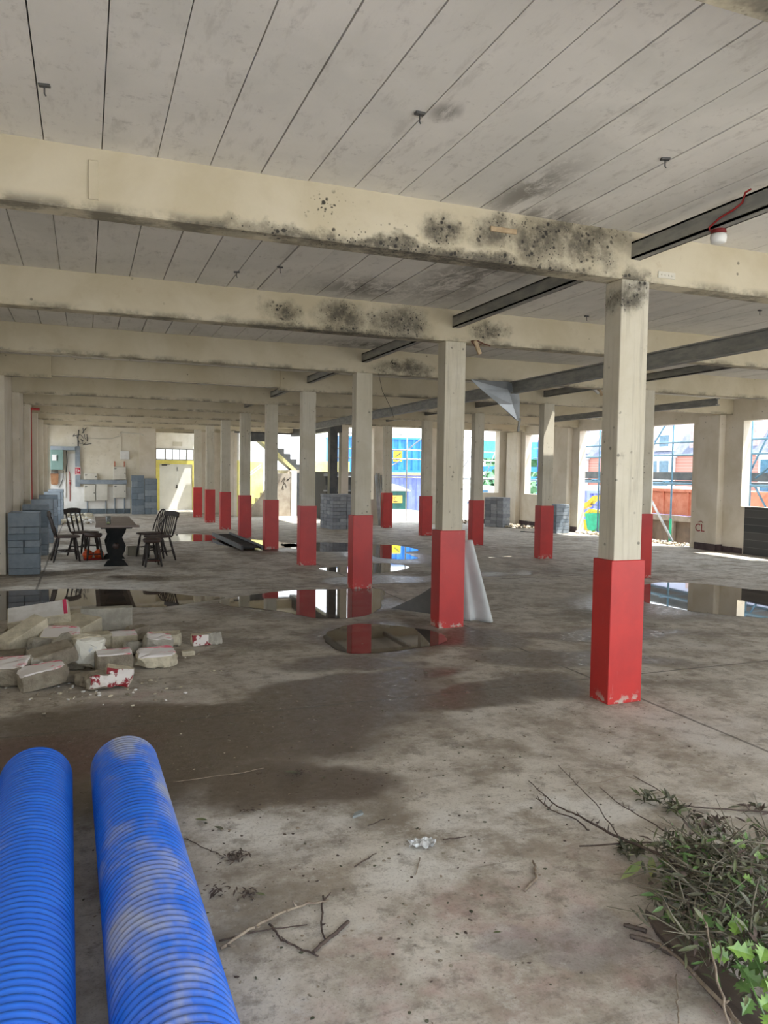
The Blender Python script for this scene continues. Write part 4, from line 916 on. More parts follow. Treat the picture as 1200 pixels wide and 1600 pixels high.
for k in range(420):
    c = at(r.uniform(1070, 1230), r.uniform(1320, 1470), r.uniform(.04, .22)); d = rv(r, -.25, .35).normalized()*r.uniform(.08, .28); mid = c+d*.5+rv(r)*.02
    P = [c, mid, c+d]
    for p in P: p.z = max(.006, p.z)
    m.tube(P, [r.uniform(.002, .005), .0025, .001], 5)
m.build('branches', mat('grey_brown_stem', (.12, .105, .075), (.20, .18, .13), 30), t)
on_leafmesh('fringe_leaves', t, [(1000, 1328, .03, .018), (985, 1330, .03, .015), (1030, 1325, .05, .03), (1050, 1320, .06, .03), (970, 1325, .02, .012)], 90, [M['leaf_dark'], M['leaf_dark'], M['leaf_olive']], (.03, .06), (.01, .018), 22)
t = thing('wilted_sprig', 'wilted leafy sprig lying behind the pile', 'sprig')
on_leafmesh('leaves', t, [(1010, 1250, .02, .03), (1035, 1252, .02, .03), (1055, 1265, .02, .02)], 60, [M['leaf_dark'], M['leaf_olive']], (.04, .08), (.01, .02), 23)
t = thing('wilted_sprig', 'dry crumpled leaves trailing off the curved twig at the right', 'sprig')
on_leafmesh('leaves', t, [(1085, 1275, .02, .03), (1095, 1295, .02, .03), (1125, 1290, .02, .02), (1185, 1265, .02, .03)], 70, [M['leaf_dark'], M['twig']], (.03, .07), (.012, .02), 24)
t = thing('laurel_sprig', 'three broad green laurel leaves hanging at the left of the pile', 'sprig')
for px, py, z, dx, dy, L in ((1018, 1338, .09, (1019, 1372), .01, .12), (1036, 1338, .10, (1046, 1366), .02, .11), (1006, 1345, .07, (972, 1372), .01, .14)):
    m = MB(); a = at(px, py, z); b = at(*dx, .02); leaf(m, a, b-a, (b-a).length*1.05, .034, CAM-a+Vector((dy*9, 0, 0)), 0, .1); m.build('leaf', M['leaf_laurel'], t)
t = thing('holly_sprig', 'fresh bright green holly sprig on the near side of the pile', 'sprig')
r = random.Random(12); k = 0
for px, py, z in ((1115, 1450, .22), (1148, 1462, .24), (1170, 1440, .22), (1140, 1500, .2), (1155, 1515, .2), (1180, 1495, .24), (1195, 1480, .26), (1190, 1530, .2), (1175, 1560, .18), (1200, 1550, .2), (1130, 1480, .2), (1165, 1480, .22), (1198, 1510, .22), (1185, 1575, .16), (1060, 1375, .1), (1050, 1395, .08), (1070, 1400, .1), (1160, 1370, .25), (1165, 1320, .2), (1190, 1335, .2), (1150, 1535, .18), (1200, 1585, .16)):
    m = MB(); c = at(px, py, z); leaf(m, c, rv(r, -.4, .4), r.uniform(.055, .08), r.uniform(.035, .05), Vector((-.4, -.6, 1))+rv(r, 0, .3)*.5, 0, r.uniform(-.1, .3), True); m.build('leaf', M['leaf_holly'] if k % 4 else M['leaf_mid'], t); k += 1
m = MB()
for a, b, c in (((1200, 1600, .14), (1170, 1530, .2), (1115, 1440, .22)), ((1210, 1560, .16), (1180, 1500, .22), (1150, 1450, .22)), ((1230, 1500, .2), (1190, 1480, .24), (1165, 1440, .22))): m.tube([at(*a), at(*b), at(*c)], [.004, .003, .002], 6)
m.build('stem', M['leaf_mid'], t)
m = MB(); A, B, C, D = at(1005, 1430, .03), at(1165, 1600, .03), at(1215, 1580, .05), at(1030, 1440, .05)
P4 = [at(1008, 1428, .01), at(1025, 1460, .01), at(1140, 1590, .02), at(1250, 1680, .02), at(1260, 1630, .06), at(1150, 1535, .05), at(1060, 1460, .03)]
vs = [m.bm.verts.new(p) for p in P4]; f = m.bm.faces.new(vs); rr_ = bmesh.ops.extrude_face_region(m.bm, geom=[f])
for v in [g for g in rr_['geom'] if isinstance(g, bmesh.types.BMVert)]: v.co.z += .018
tag(m.build('old_plank', M['old_plank']), 'dark pointed weathered plank under the near edge of the branch pile', 'plank')
branch([(985, 1462, .006), (1015, 1470, .01), (1050, 1490, .01)], .008, .01, 'dark_splinter', 'dark wood splinter left of the pointed plank', M['old_plank'], 0, 31)
branch([(975, 1445, .006), (1010, 1455, .01)], .006, .008, 'upper_splinter', 'small dark splinter beside the plank tip', M['old_plank'], 0, 33)
# foil, flakes, leaves on floor
m = MB(); c = at(657, 1322); bmesh.ops.create_grid(m.bm, x_segments=14, y_segments=9, size=1)
for v in m.bm.verts:
    u, w = v.co.x, v.co.y; q = Vector((u*.055+(.012 if abs(w) < .5 else 0), w*.035, 0))
    nz = noise.noise(Vector((u*2.6, w*2.6, 3)))*.022+.016; v.co = Matrix.Rotation(-.25, 3, 'Z') @ q+Vector((c.x, c.y, max(.003, nz)))+noise.noise_vector(Vector((u*3, w*3, 0)))*.01
    v.co.z = max(.003, v.co.z)
tag(m.build('crumpled_foil', M['foil']), 'crumpled silvery foil wrapper on the near floor', 'litter')
m = MB(); c = at(556, 1275); m.prism([(-.03, -.02), (.035, -.01), (.04, .02), (.0, .012)], 0.002, .012, 'z', M=Matrix.Translation((c.x, c.y, 0)) @ Matrix.Rotation(.2, 4, 'Z')); tag(m.build('glass_shard', mat('dull_glass_shard', (.30, .33, .33), rough=.2)), 'dull grey shard lying above and left of the foil', 'litter')
for px, py, L, mm, lab in ((325, 1282, .06, M['leaf_olive'], 'single green leaf on the damp floor beside the dusty pipe'), (410, 1205, .03, M['twig_pale'], 'small yellow leaf at the end of the thin straw'), (350, 1297, .05, M['leaf_dark'], 'dark leaf below the single green leaf'),
                           (735, 1422, .035, M['leaf_dark'], 'tiny dark leaf right of the twigs, near the bottom'), (770, 1458, .03, M['leaf_olive'], 'small olive leaf at the lower middle'), (415, 1400, .04, M['leaf_olive'], 'flat olive leaf above the long pale twig'), (470, 1210, .09, M['leaf_dark'], 'dark clump of leaf mould on the damp patch'),
                           (790, 1198, .03, M['twig'], 'little brown curled bit behind the foil'), (1095, 1300, .06, M['leaf_dark'], 'broad withered leaf behind the pile')):
    m = MB(); c = at(px, py, .008); a = rnd.uniform(0, 6); leaf(m, c, Vector((math.cos(a), math.sin(a), .05)), L, L*.45, Vector((0, 0, 1)), 0, -.1); o = m.build('fallen_leaf', mm); o.location.z = .002; tag(o, lab, 'leaf')
for px, py, lab, n, s in ((370, 1338, 'dark tangled root clump beside the dusty pipe', 60, .02), (465, 1208, 'loose leaf clump on the damp patch behind the pipe end', 30, .03), (340, 1393, 'small black leaf clump next to the dusty pipe', 26, .02), (390, 1397, 'black leaf clump left of the twigs', 22, .018), (385, 1265, 'scatter of black leaves above the root clump', 14, .02)):
    r = random.Random(px); m = MB()
    for k in range(n):
        c = at(px, py, .01)+Vector((r.gauss(0, s*1.3), r.gauss(0, s), abs(r.gauss(0, .005)))); leaf(m, c, rv(r, -.1, .2), r.uniform(.015, .035), .008, Vector((0, 0, 1)), 0)
    for v in m.bm.verts: v.co.z = max(.003, v.co.z)
    tag(m.build('leaf_clump', M['twig']), lab, 'leaf litter')

# ================================================================== ELECTRICAL ON THE FAR WALL
YW = 24.5
def ebox(x0, x1, z0, z1, label, d=.14, mm=None, name='electrical_box', extra=None):
    t = thing(name, label, 'electrical box', ((x0+x1)/2, YW, z0)); w, h = x1-x0, z1-z0
    m = MB(); m.box(-w/2, w/2, -d, 0, 0, h, .006); m.build('casing', mm or M['cream_box'], t)
    m = MB(); m.box(-w/2+.01, w/2-.01, -d-.012, -d, .01, h-.01, .004); lid = m.build('lid', mm or M['cream_box'], t)
    if extra: extra(lid, w, h, d)
    return t
def lab_knob(t, w, h, d):
    m = MB(); m.box(-w/2+.03, -w/2+.11, -d-.016, -d-.012, h-.07, h-.05); m.box(-w/2+.03, -w/2+.09, -d-.016, -d-.012, h-.09, h-.08); m.build('nameplate', M['black'], t)
    m = MB(); m.lathe([(.0, 0), (.018, 0), (.015, .03), (.0, .03)], 12, Matrix.Translation((w/2-.05, -d-.012, h*.5)) @ Matrix.Rotation(PI/2, 4, 'X'), close=False); m.build('knob', M['black'], t)
ebox(-3.44, -3.0, 1.2, 1.43, 'small cream electrical box above the left end of the trunking', extra=lambda t, w, h, d: lab_knob(t, w, h, d))
ebox(-3.44, -3.06, .45, 1.03, 'cream switch box, left of the pair under the trunking', extra=lab_knob)
ebox(-3.04, -2.66, .47, 1.05, 'cream switch box, right of the pair under the trunking')
ebox(-2.47, -2.04, 1.21, 1.67, 'square cream box above the right end of the trunking', extra=lab_knob)
ebox(-2.47, -2.04, .56, 1.04, 'square cream box below the right end of the trunking', extra=lab_knob)
ebox(-2.23, -1.93, 1.93, 2.24, 'pale grey square box high on the far wall', mm=M['white'])
def cabx(t, w, h, d):
    m = MB(); m.box(-w/2+.05, -w/2+.21, -d-.02, -d-.012, h-.38, h-.17, .003); m.build('meter_window', M['white'], t)
    m = MB(); m.box(-w/2+.19, -w/2+.23, -d-.03, -d-.012, h-.38, h-.19, .003); m.build('meter_frame', M['black'], t)
ebox(-4.5, -4.1, 1.53, 2.22, 'green metal cabinet at the left corner of the far wall', .35, M['green_cab'], 'switch_cabinet', cabx)
t = thing('cable_trunking', 'grey metal cable trunking stepping across the far wall', 'trunking', (0, YW, 0))
for b in ((-4.5, -3.72, 2.21, 2.34), (-3.72, -3.56, .96, 2.36), (-3.56, -2.02, 1.05, 1.2)):
    m = MB(); m.box(b[0], b[1], -.36 if b[2] > 2.2 else -.12, 0, b[2], b[3], .004); m.build('trunking_length', M['grey_trunk'], t)
for x in (-3.33, -2.72, -2.42, -2.1):
    m = MB(); m.tube([(x, -.04, .0), (x, -.04, .56)], .02, 8); m.build('conduit', M['grey_trunk'], t)
for x in (-2.42, -2.1): m = MB(); m.tube([(x, -.04, 1.67), (x, -.04, 1.86)], .018, 8); m.build('conduit', M['rust'], t)
t = thing('fire_sign', 'red fire action sign with white pictograms on the vertical trunking', 'sign', (-3.64, YW-.125, 1.36))
m = MB(); m.box(-.10, .10, -.01, 0, 0, .28, .002); m.build('border', M['white'], t)
m = MB(); m.box(-.085, .085, -.014, -.01, .02, .26); m.build('face', M['sign_red'], t)
m = MB(); m.box(-.06, -.03, -.018, -.014, .13, .22); m.box(-.055, -.035, -.018, -.014, .07, .12); m.box(.0, .02, -.018, -.014, .09, .22); m.box(.03, .055, -.018, -.014, .13, .18); m.box(-.06, .06, -.018, -.014, .035, .05); m.build('pictogram', M['white'], t)
t = thing('cable_board', 'brown cable head board hanging below the green cabinet', 'cable board', (-4.38, YW-.15, 1.04))
m = MB(); m.prism([(-.11, .0), (-.05, -.03), (.06, -.03), (.11, .0), (.13, .36), (-.13, .36)], -.03, .0, 'y'); m.build('board', M['brown_board'], t)
m = MB()
for k in range(6): m.tube([(-.1+k*.04, -.02, .34), (-.1+k*.04, -.02, .48)], .013, 6)
m.build('cables', M['steel_dark'], t)
m = MB(); m.box(-4.5, -4.03, YW-.06, YW, .58, 1.42, .004); tag(m.build('white_board', M['white']), 'tall white backing board under the green cabinet', 'board')
m = MB(); m.tube([(-4.1, YW-.1, 1.5), (-4.12, YW-.1, 1.2), (-4.2, YW-.1, 1.0), (-4.25, YW-.1, .9)], .012, 6); m.tube([(-4.0, YW-.05, 2.2), (-3.98, YW-.05, 1.8), (-4.02, YW-.05, 1.45)], .016, 6)
tag(m.build('loose_cable', M['steel_dark']), 'loose dark cable drooping from the green cabinet', 'cable')
m = MB(); r = random.Random(3)
for k in range(9):
    p = Vector((-3.62+r.uniform(-.12, .3), YW-.06, 2.45+r.uniform(0, .4))); m.tube([p, p+Vector((r.uniform(-.15, .2), -.02, r.uniform(-.15, .15))), p+Vector((r.uniform(-.2, .2), 0, r.uniform(-.2, .2)))], .014, 6)
m.tube([(-3.62, YW-.06, 2.36), (-3.63, YW-.06, 2.6), (-3.6, YW-.06, 2.93)], .02, 6)
tag(m.build('cable_bundle', M['steel_dark']), 'tangle of dark cut cables above the vertical trunking', 'cable')
m = MB(); m.tube([(-3.45, YW-.02, 2.68), (-2.95, YW-.02, 2.63), (-2.5, YW-.02, 2.66), (-2.22, YW-.02, 2.78), (-2.2, YW-.02, 2.9)], .012, 6); m.tube([(-2.2, YW-.02, 2.24), (-2.2, YW-.02, 2.92)], .012, 6); m.tube([(-2.2, YW-.03, 2.88), (-1.55, YW-.12, 2.86), (-1.45, YW-.12, 2.80)], .016, 6)
tag(m.build('surface_conduit', M['cream_box']), 'thin cream conduit looping across the upper far wall', 'conduit')
m = MB()
for z in (1.06, 1.10, 1.16, 1.02): m.tube([(-3.92, YW-.04, z), (-3.86, YW-.04, z)], .014, 6)
m.tube([(-3.9, YW-.03, .45), (-3.9, YW-.03, 1.4), (-3.93, YW-.03, 1.5)], .012, 6); tag(m.build('red_gas_fitting', M['red_pipe']), 'small red and white pipe fitting right of the white board', 'pipe fitting')
# red pipe on left wall
m = MB(); m.tube([(-4.56, 14.75, .0), (-4.56, 14.75, 2.92)], .05, 10); m.tube([(-4.56, 14.75, 2.92), (-4.35, 14.75, 2.92)], .03, 8); tag(m.build('red_riser_pipe', M['red_pipe']), 'red painted vertical pipe on the left wall behind the block stacks', 'pipe')

# ================================================================== STAIR
t = thing('staircase', 'concrete staircase with yellow soffit in the bright stairwell', 'staircase', (0, 0, 0))
m = MB(); n = 8
for k in range(n): m.box(2.02+k*.19, 2.02+(k+1)*.19+.02, 22.45, 23.6, 0, .2*(k+1))
m.build('lower_flight', M['stair_conc'], t)
poly = [(2.02, 0), (3.44, 0), (3.44, 1.52), (2.95, 1.52), (2.95, 1.35), (2.60, 1.02), (2.45, .85), (2.3, .62), (2.1, .4), (2.02, .3)]
m = MB(); m.prism(poly, 22.3, 22.45, 'y'); m.build('dwarf_wall', M['stair_conc'], t)
m = MB(); m.box(3.44, 3.64, 22.28, 22.5, 0, 1.61, .005); m.build('newel_pier', M['white'], t)
m = MB(); m.box(3.44, 4.2, 22.5, 25.2, 1.52, 1.64); m.build('landing', M['stair_conc'], t)
ux = [(3.98, 1.62)]; x, z = 3.98, 1.66; up = []
for k in range(8): up += [(x, z), (x, z+.19)]; x -= .235; z += .19
poly = up+[(x, z), (x, z-.2), (3.8, 1.55)]
m = MB(); m.prism(poly, 22.7, 23.7, 'y'); m.build('upper_flight', M['steel_dark'], t)  # dark steel colour stands in for the flight's backlit silhouette
m = MB(); m.prism([(x+.1, z-.34), (x+.1, z-.16), (3.82, 1.56), (3.72, 1.50)], 22.62, 22.70, 'y'); m.build('soffit_band', M['soffit_yellow'], t)
m = MB()
for dz in (0, .1): m.tube([(1.7, 25.8, .75+dz), (2.2, 25.8, 1.05+dz), (3.1, 25.8, 1.75+dz)], .018, 6)
m.build('handrail', M['pole'], t)
m = MB(); m.box(1.95, 2.6, 22.1, 22.4, 2.62, 2.9); m.build('bulkhead_panel', M['steel_dark'], t)
m = MB(); m.box(3.66, 3.78, 22.3, 22.5, 0, 1.55); m.build('dark_opening_panel', M['steel_dark'], t)  # dark sheet standing in for the darkness of the opening beside the pier
# graffiti on dwarf wall
m = MB(); r = random.Random(2)
for k in range(9):
    p = Vector((3.02+.33*r.random(), 22.293, .95+.4*r.random())); m.tube([p, p+Vector((r.uniform(-.08, .08), 0, r.uniform(-.08, .08))), p+Vector((r.uniform(-.1, .1), 0, r.uniform(-.1, .1)))], .008, 5)
m.build('graffiti', M['black'], t)
# black skip seen through the side opening
t = thing('black_skip', 'black metal skip outside, left of the dark steel post', 'skip', (4.6, 20.6, -.95))
m = MB(); m.prism([(-.5, 0), (.6, 0), (.75, 2.55), (-.6, 2.55)], -.6, .9, 'y'); m.build('body', M['black'], t)
m = MB(); m.box(-.66, .8, -.66, -.6, 2.4, 2.5); m.box(-.66, .8, -.64, -.6, 1.9, 1.95); m.build('rim', M['steel_dark'], t)
m = MB(); m.box(4.3, 6.2, 24, 24.2, -.95, 2.0); tag(m.build('yellow_site_barrier', M['yellow_wall']), 'yellow boarded screen behind the black skip', 'screen')

# scaffold poles leaning
r = random.Random(5)
for k, x in enumerate((4.86, 4.92, 4.98, 5.05, 5.12, 4.89)):
    m = MB(); m.tube([(x+.02, YB-.35, 0.002), (x, YB-.03, 1.52+.03*(k % 3))], .022, 10); tag(m.build('scaffold_pole', M['pole']), 'pale scaffold tube leaning on the back pier, '+('leftmost of six', 'third from left', 'fourth from left', 'fifth from left', 'rightmost of six', 'second from left')[k], 'pole', 'scaffold tubes leaning on the back pier')
m = MB(); m.tube([(7.9, 14.1, .02), (8.4, 13.3, .02)], .012, 6); tag(m.build('iron_rod', M['steel_dark']), 'thin dark rod on the floor right of the back column', 'rod')
# spray painted marks
def letters(txt, loc, size, mm, rot, name, label, cat='sign', ext=.001, parent=None):
    cu = bpy.data.curves.new(name, 'FONT'); cu.body = txt; cu.size = size; cu.extrude = ext; cu.align_x = 'CENTER'
    ob = bpy.data.objects.new(name, cu); COL.objects.link(ob); dg = bpy.context.evaluated_depsgraph_get(); me = bpy.data.meshes.new_from_object(ob.evaluated_get(dg)); bpy.data.objects.remove(ob)
    me.materials.clear(); me.materials.append(mm); o = bpy.data.objects.new(name, me); COL.objects.link(o); o.location = loc; o.rotation_euler = rot
    if parent: o.parent = parent
    else: tag(o, label, cat)
    return o
letters('CL', (9.325, 8.93, .40), .24, M['dark_red_ink'], (PI/2, 0, -PI/2), 'sprayed_letters', 'red sprayed letters on the wall right of the doorway with the pole', 'graffiti')
m = MB(); m.tube([(9.323, 8.98, .60), (9.323, 8.90, .63), (9.323, 8.84, .60)], .008, 5); tag(m.build('sprayed_arc', M['dark_red_ink']), 'small red sprayed arc above the red letters on the right wall', 'graffiti')
letters('2', (9.49, 15.25, .70), .26, M['red_pipe'], (PI/2, 0, -PI/2), 'sprayed_number', 'red sprayed number under the small window near the back corner', 'graffiti')
letters('8', (9.49, 15.25, .46), .24, M['red_pipe'], (PI/2, 0, -PI/2), 'sprayed_number', 'lower red sprayed number under the small window near the back corner', 'graffiti')

# ================================================================== OUTSIDE, RIGHT
def scaffold(label, parts, mm, mm2=None):
    t = thing('scaffold', label, 'scaffold')
    for nm, a, b, rr_ in parts:
        m = MB()
        if nm in ('toe_board', 'deck'): m.box(*a, *b) if False else m.box(a[0], b[0], a[1], b[1], a[2], b[2], .003)
        else: m.tube([a, b], rr_, 8)
        m.build(nm, mm if nm not in ('toe_board', 'deck') else M['toe'], t)
P = []
for y in (.5, 3.1, 5.9, 8.6, 11.05, 14.0, 16.8): P.append(('standard', (10.4, y, -.95), (10.4, y, 5.2), .024))
for z in (2.14, 2.46, 4.2): P.append(('ledger', (10.4, -1, z), (10.4, 17.5, z), .024))
for x in (10.36, 11.3): P.append(('ledger', (x, -1, 1.43), (x, 17.5, 1.43), .03))
for y in (3.1, 5.9, 8.6, 11.05, 14.0): P.append(('transom', (10.3, y+.2, 1.47), (11.4, y+.2, 1.47), .024)); 
P += [('brace', (10.45, 11.0, 3.4), (10.45, 12.6, 1.5), .022), ('brace', (10.45, 8.9, 1.3), (10.45, 7.9, 3.1), .022), ('brace', (10.45, 6.0, 3.3), (10.45, 8.5, 1.6), .022), ('brace', (10.45, 8.5, 1.4), (10.45, 7.2, -.5), .022)]
P.append(('toe_board', (10.55, -1, 1.52), (10.59, 17.5, 1.72), 0)); P.append(('deck', (10.5, -1, 1.46), (11.3, 17.5, 1.50), 0))
scaffold('scaffold with grey toe board outside the right-hand windows', P, M['pole_blue'])
m = MB(); m.tube([(10.2, 11.6, 1.05), (10.2, 10.66, -.09)], .03, 8); tag(m.build('raking_pole', M['pole']), 'pale raking pole outside the right doorway, leaning to the left', 'pole')
m = MB(); m.tube([(10.4, 11.05, -.1), (10.4, 11.05, .55)], .034, 8); tag(m.build('tube_sleeve', M['green_bucket']), 'green sleeve around the lower scaffold standard in the right doorway', 'sleeve')
t = thing('rusty_skip', 'rusty red-orange skip above the brown boards outside the right doorway', 'skip', (12.5, 13.2, -.95))
m = MB(); m.prism([(-1.9, 1.45), (1.9, 1.45), (2.3, 2.18), (-2.3, 2.18)], 0, 1.6, 'x'); m.build('body', M['rust'], t)
m = MB()
for y in (-1.5, -.5, .5, 1.5): m.box(-.04, 0, y-.03, y+.03, 1.45, 2.15)
m.box(-.05, 0, -2.3, 2.3, 2.12, 2.2); m.build('ribs', M['rust'], t)
t = thing('timber_hoarding', 'brown timber boards and posts under the rusty skip', 'hoarding', (12.2, 12.9, -.95))
m = MB(); m.box(0, .05, -2.2, 2.4, 0, 1.46); m.build('boards', M['hoarding'], t)
for y in (-1.9, -.9, .0, 1.0, 2.0): m = MB(); m.box(-.1, 0, y-.07, y+.07, 0, 1.3, .005); m.build('post', mat('pale_hoarding_post', (.38, .30, .23)), t)
m = MB(); m.box(-.09, 0, -2.2, 2.4, 1.3, 1.46); m.build('top_rail', mat('pale_hoarding_rail', (.42, .34, .26)), t)
# excavator
t = thing('mini_excavator', 'yellow digger with bright green bucket seen through the doorway beside the blue container', 'digger', (12.6, 17.1, 0))
m = MB(); m.prism([(.75, .55), (.3, .72), (0, .92), (-.55, .98), (-1.2, .8), (-1.2, .62), (-.5, .80), (0, .75), (.3, .55), (.72, .42)], -.1, .1, 'x'); m.build('boom', M['yellow'], t)
m = MB(); m.prism([(.5, .30), (.2, .48), (-.7, .42), (-.7, .32), (.2, .36), (.45, .20)], -.08, .08, 'x'); m.build('ram_arm', M['yellow'], t)
m = MB(); m.tube([(0, .5, .62), (0, -.6, .60)], .03, 8); m.build('hydraulic_ram', M['violet_cont'], t)
m = MB(); m.prism([(.2, .32), (-.42, .36), (-.5, -.12), (-.2, -.25), (.05, -.2)], -.25, .25, 'x'); m.build('bucket', M['green_bucket'], t)
m = MB(); m.prism([(.6, .02), (.45, .1), (-.1, -.5), (-.1, -.75)], -.12, .12, 'x'); m.build('dozer_arm', M['yellow'], t)
m = MB(); m.box(-.3, .5, -1.8, -.2, -.95, -.6, .05); m.build('track', M['black'], t)
def container(x0, x1, y0, y1, z0, z1, mm, label, pitch=.28):
    t = thing('shipping_container', label, 'container', (0, 0, 0)); m = MB(); n = int((x1-x0)/pitch); pts = []
    for k in range(n):
        a = x0+k*pitch; pts += [(a, y0), (a+pitch*.35, y0), (a+pitch*.45, y0+.06), (a+pitch*.9, y0+.06)]
    pts += [(x1, y0), (x1, y1), (x0, y1)]; m.prism(pts, z0+.1, z1-.1, 'z'); m.build('corrugated_body', mm, t)
    m = MB(); m.box(x0-.03, x1+.03, y0-.03, y1, z0, z0+.12); m.box(x0-.03, x1+.03, y0-.03, y1, z1-.1, z1); m.build('rails', mm, t)
    m = MB(); m.box(x0-.04, x0+.08, y0-.04, y0+.1, z0, z1); m.box(x1-.08, x1+.04, y0-.04, y0+.1, z0, z1); m.build('corner_posts', mm, t); return t
c3 = container(13.6, 20, 18.9, 21.3, -.95, 1.05, M['violet_cont'], 'blue corrugated container behind the yellow digger')
# terraced houses
t = thing('terraced_houses', 'row of red brick houses with slate mansard roofs and white bays across the road', 'house', (26, 0, 0))
y0, y1 = 8, 42
m = MB(); m.box(0, 8, y0, y1, -1, 2.75); m.build('brick_wall', M['brick_red'], t)
m = MB(); m.prism([(-.15, 2.75), (.9, 3.9), (1.2, 4.1), (4, 5.3), (8, 2.75)], y0, y1, 'y'); m.build('mansard_roof', M['slate'], t)
for k in range(9):
    y = y0+1.2+k*3.8
    m = MB(); m.box(-.35, 0, y, y+1.9, -1, 2.72, .02); m.box(-.4, 0, y-.1, y+2.0, 2.62, 2.80); wb = m.build('white_bay', M['white_render'], t)
    m = MB(); m.box(-.37, -.34, y+.15, y+.85, 1.85, 2.45); m.box(-.37, -.34, y+1.05, y+1.75, 1.85, 2.45); m.box(-.37, -.34, y+.15, y+1.75, .2, 1.2); m.build('bay_window', M['glass'], wb)
    m = MB(); m.prism([(y+.2, 3.0), (y+1.7, 3.0), (y+1.5, 4.15), (y+.4, 4.15)], 0, 1.6, 'x'); dm_ = m.build('dormer', M['white_render'], t)
    m = MB(); m.box(-.02, .0, y+.6, y+1.3, 3.25, 3.85); m.build('dormer_window', M['glass'], dm_)
    m = MB(); m.prism([(y+2.4, 2.75), (y+3.1, 2.75), (y+3.0, 4.3), (y+2.6, 4.3)], .2, .8, 'x'); m.build('party_wall', mat('pinkish_party_wall', (.5, .38, .36)), t)
m = MB(); m.box(15, 20.5, 20.6, 22, -.95, 1.2); tag(m.build('low_wall', M['white_render']), 'low white wall behind the blue container', 'wall')
def tree(x, y, z, r_, label, seed):
    t = thing('tree', label, 'tree', (x, y, -.95)); rr_ = random.Random(seed)
    m = MB(); m.tube([(0, 0, 0), (0, 0, z+.9)], .25, 8); m.build('trunk', M['trunk'], t)
    m = MB()
    for k in range(420):
        d = rv(rr_, -1, 1).normalized()*r_*rr_.uniform(.55, 1); c = Vector((0, 0, z+.95))+d; s = r_*.16
        a, b = rv(rr_, -1, 1).normalized()*s, rv(rr_, -1, 1).normalized()*s; m.quad([c-a, c-b, c+a, c+b])
    m.build('crown', M['tree'], t)
tree(34, 47, 4.2, 2.6, 'green tree rising behind the houses', 1)
tree(18.6, 33, 1.4, 2.0, 'green bush beyond the tall scaffolded opening', 2)
tree(15.2, 27.5, .6, 1.4, 'smaller green shrub beside the blue containers', 3)

# ================================================================== OUTSIDE, BACK
c1 = container(10.0, 15.6, 34, 36.4, -.95, 1.46, M['violet_cont'], 'lower violet-blue container of the stacked pair behind the green cabin', .5)
c2 = container(9.0, 15.4, 34, 36.4, 1.62, 3.5, M['blue_cont'], 'upper bright blue container of the stacked pair', .42)
m = MB(); m.box(8.9, 15.6, 33.9, 36.4, 1.46, 1.62); tag(m.build('container_deck', M['timber']), 'pale timber bearer between the two stacked containers', 'bearer')
t = thing('yellow_sign', 'yellow warning sign fixed on the upper blue container', 'sign', (12.3, 33.97, 2.2))
m = MB(); m.box(-.25, .25, -.02, 0, 0, .58); m.build('face', M['sign_yellow'], t)
m = MB(); m.prism([(-.15, .27), (.15, .5), (.2, .46), (-.1, .24)], -.03, -.02, 'y'); m.box(-.1, .1, -.03, -.02, .08, .11); m.build('mark', M['steel_dark'], t)
t = thing('site_cabin', 'dark green cabin with white domed roof and orange sign in the back opening', 'cabin', (8.9, 27, -.95))
m = MB(); m.box(-.9, 1.05, 0, 1.8, 0, 1.75, .03); m.build('body', M['green_body'], t)
m = MB(); m.box(-.9, 1.05, -.02, 0, 0, .75); m.build('teal_panel', M['teal'], t)
m = MB(); dome = [(-1.0, 1.75)]+[(-.95+2.1*k/12, 1.78+.33*math.sin(PI*min(1, (k+3)/15))) for k in range(13)]+[(1.15, 1.75)]
m.prism(dome, -.1, 1.9, 'y'); m.build('domed_roof', M['white'], t)
m = MB(); m.box(-.45, .78, -.05, -.02, 1.22, 1.55, .004); m.build('sign_board', M['sign_orange'], t)
letters('KLMEC', (.2, -.055, 1.34), .20, M['dark_red_ink'], (PI/2, 0, 0), 'sign_lettering', '', parent=t)
m = MB()
for k in range(3): m.box(-.25+k*.3, -.05+k*.3, -.055, -.05, 1.26, 1.30)
m.build('sign_strapline', M['black'], t)
P = []
for x in (4.3, 6.5, 7.9, 9.1, 10.2): P.append(('standard', (x, 19, -.95), (x, 19, 5), .024))
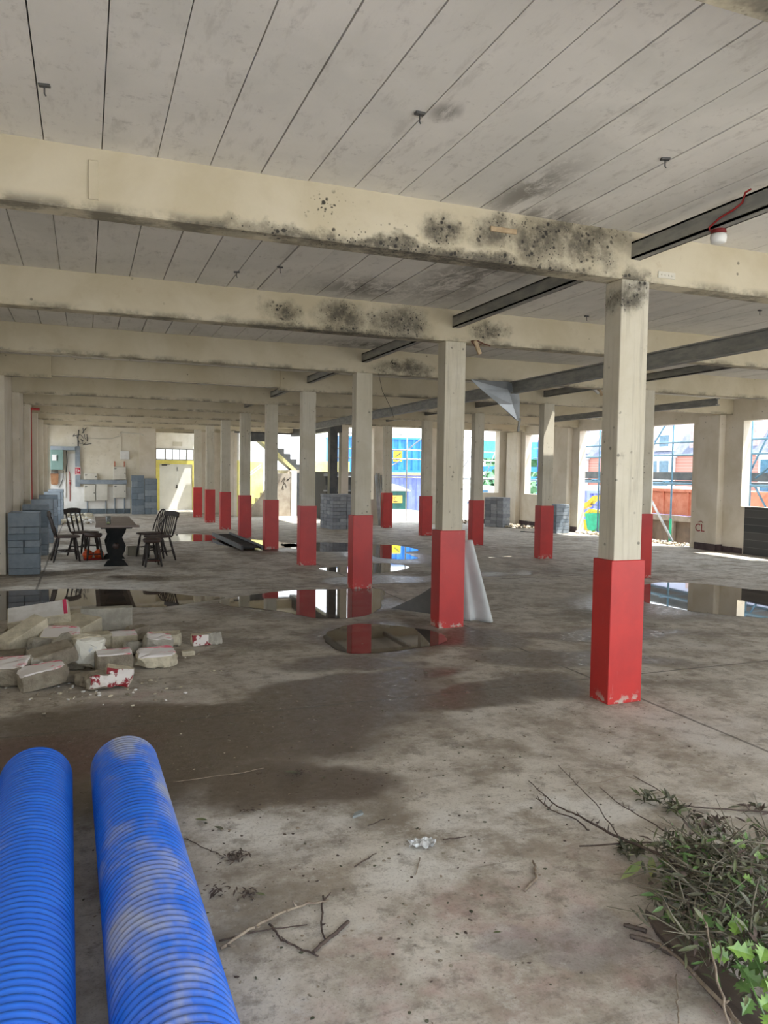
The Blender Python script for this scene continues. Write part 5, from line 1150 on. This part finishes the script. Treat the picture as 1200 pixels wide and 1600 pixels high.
for z in (1.45, 2.05, 2.35, 2.85): P.append(('ledger', (3.9, 19, z), (10.4, 19, z), .02))
P += [('brace', (6.6, 19.1, 2.4), (8.2, 19.1, 3.6), .02), ('brace', (6.3, 19.1, 2.0), (5.0, 19.1, 1.3), .02), ('brace', (8.3, 19.1, 1.4), (9.4, 19.1, 2.8), .02), ('brace', (9.4, 19.1, 1.3), (10.1, 19.1, 2.9), .02), ('brace', (7.6, 19.1, .0), (8.2, 19.1, .9), .02)]
for z in (-.2, .3, .8, 1.2, 1.7, 2.6): P.append(('transom', (7.9, 19, z), (8.25, 19, z), .02))
P.append(('standard', (8.25, 19, -.95), (8.25, 19, 4), .024)); P.append(('deck', (7.7, 18.8, 1.40), (10.3, 19.6, 1.44), 0))
scaffold('scaffold standing outside the back wall openings', P, M['pole'])
t = thing('netted_frame', 'teal debris netting on a distant frame beyond the back window', 'netting', (0, 30, 0))
m = MB(); m.box(14.9, 18.6, 0, .04, 2.4, 3.3); m.build('teal_net', M['teal_mesh'], t)
m = MB(); m.box(14.9, 18.6, -.02, .02, 1.75, 2.0); m.box(14.9, 18.6, -.02, .02, 1.3, 1.5); m.build('blue_boards', M['blue_cont'], t)
m = MB()
for x in (15.0, 16.2, 17.4, 18.6): m.box(x-.05, x+.05, -.05, 0, -.95, 3.4)
m.build('frame_posts', M['violet_cont'], t)
t = thing('white_van', 'white van parked beyond the back window', 'van', (12.6, 24.5, -.95))
m = MB(); m.prism([(-1.6, .3), (1.6, .3), (1.6, 1.9), (.2, 2.05), (-.6, 1.95), (-1.2, 1.2), (-1.6, 1.05)], 0, 1.6, 'y'); m.build('body', M['white'], t)
m = MB(); m.prism([(-.55, 1.85), (.0, 1.88), (.0, 1.35), (-1.0, 1.3)], -.02, 0, 'y'); m.build('side_window', M['glass'], t)
for x in (-1.0, 1.0): m = MB(); m.lathe([(.0, 0), (.28, 0), (.3, .05), (.3, .15), (.0, .18)], 18, Matrix.Translation((x, .0, .3)) @ Matrix.Rotation(PI/2, 4, 'X'), close=False); m.build('wheel', M['black'], t)
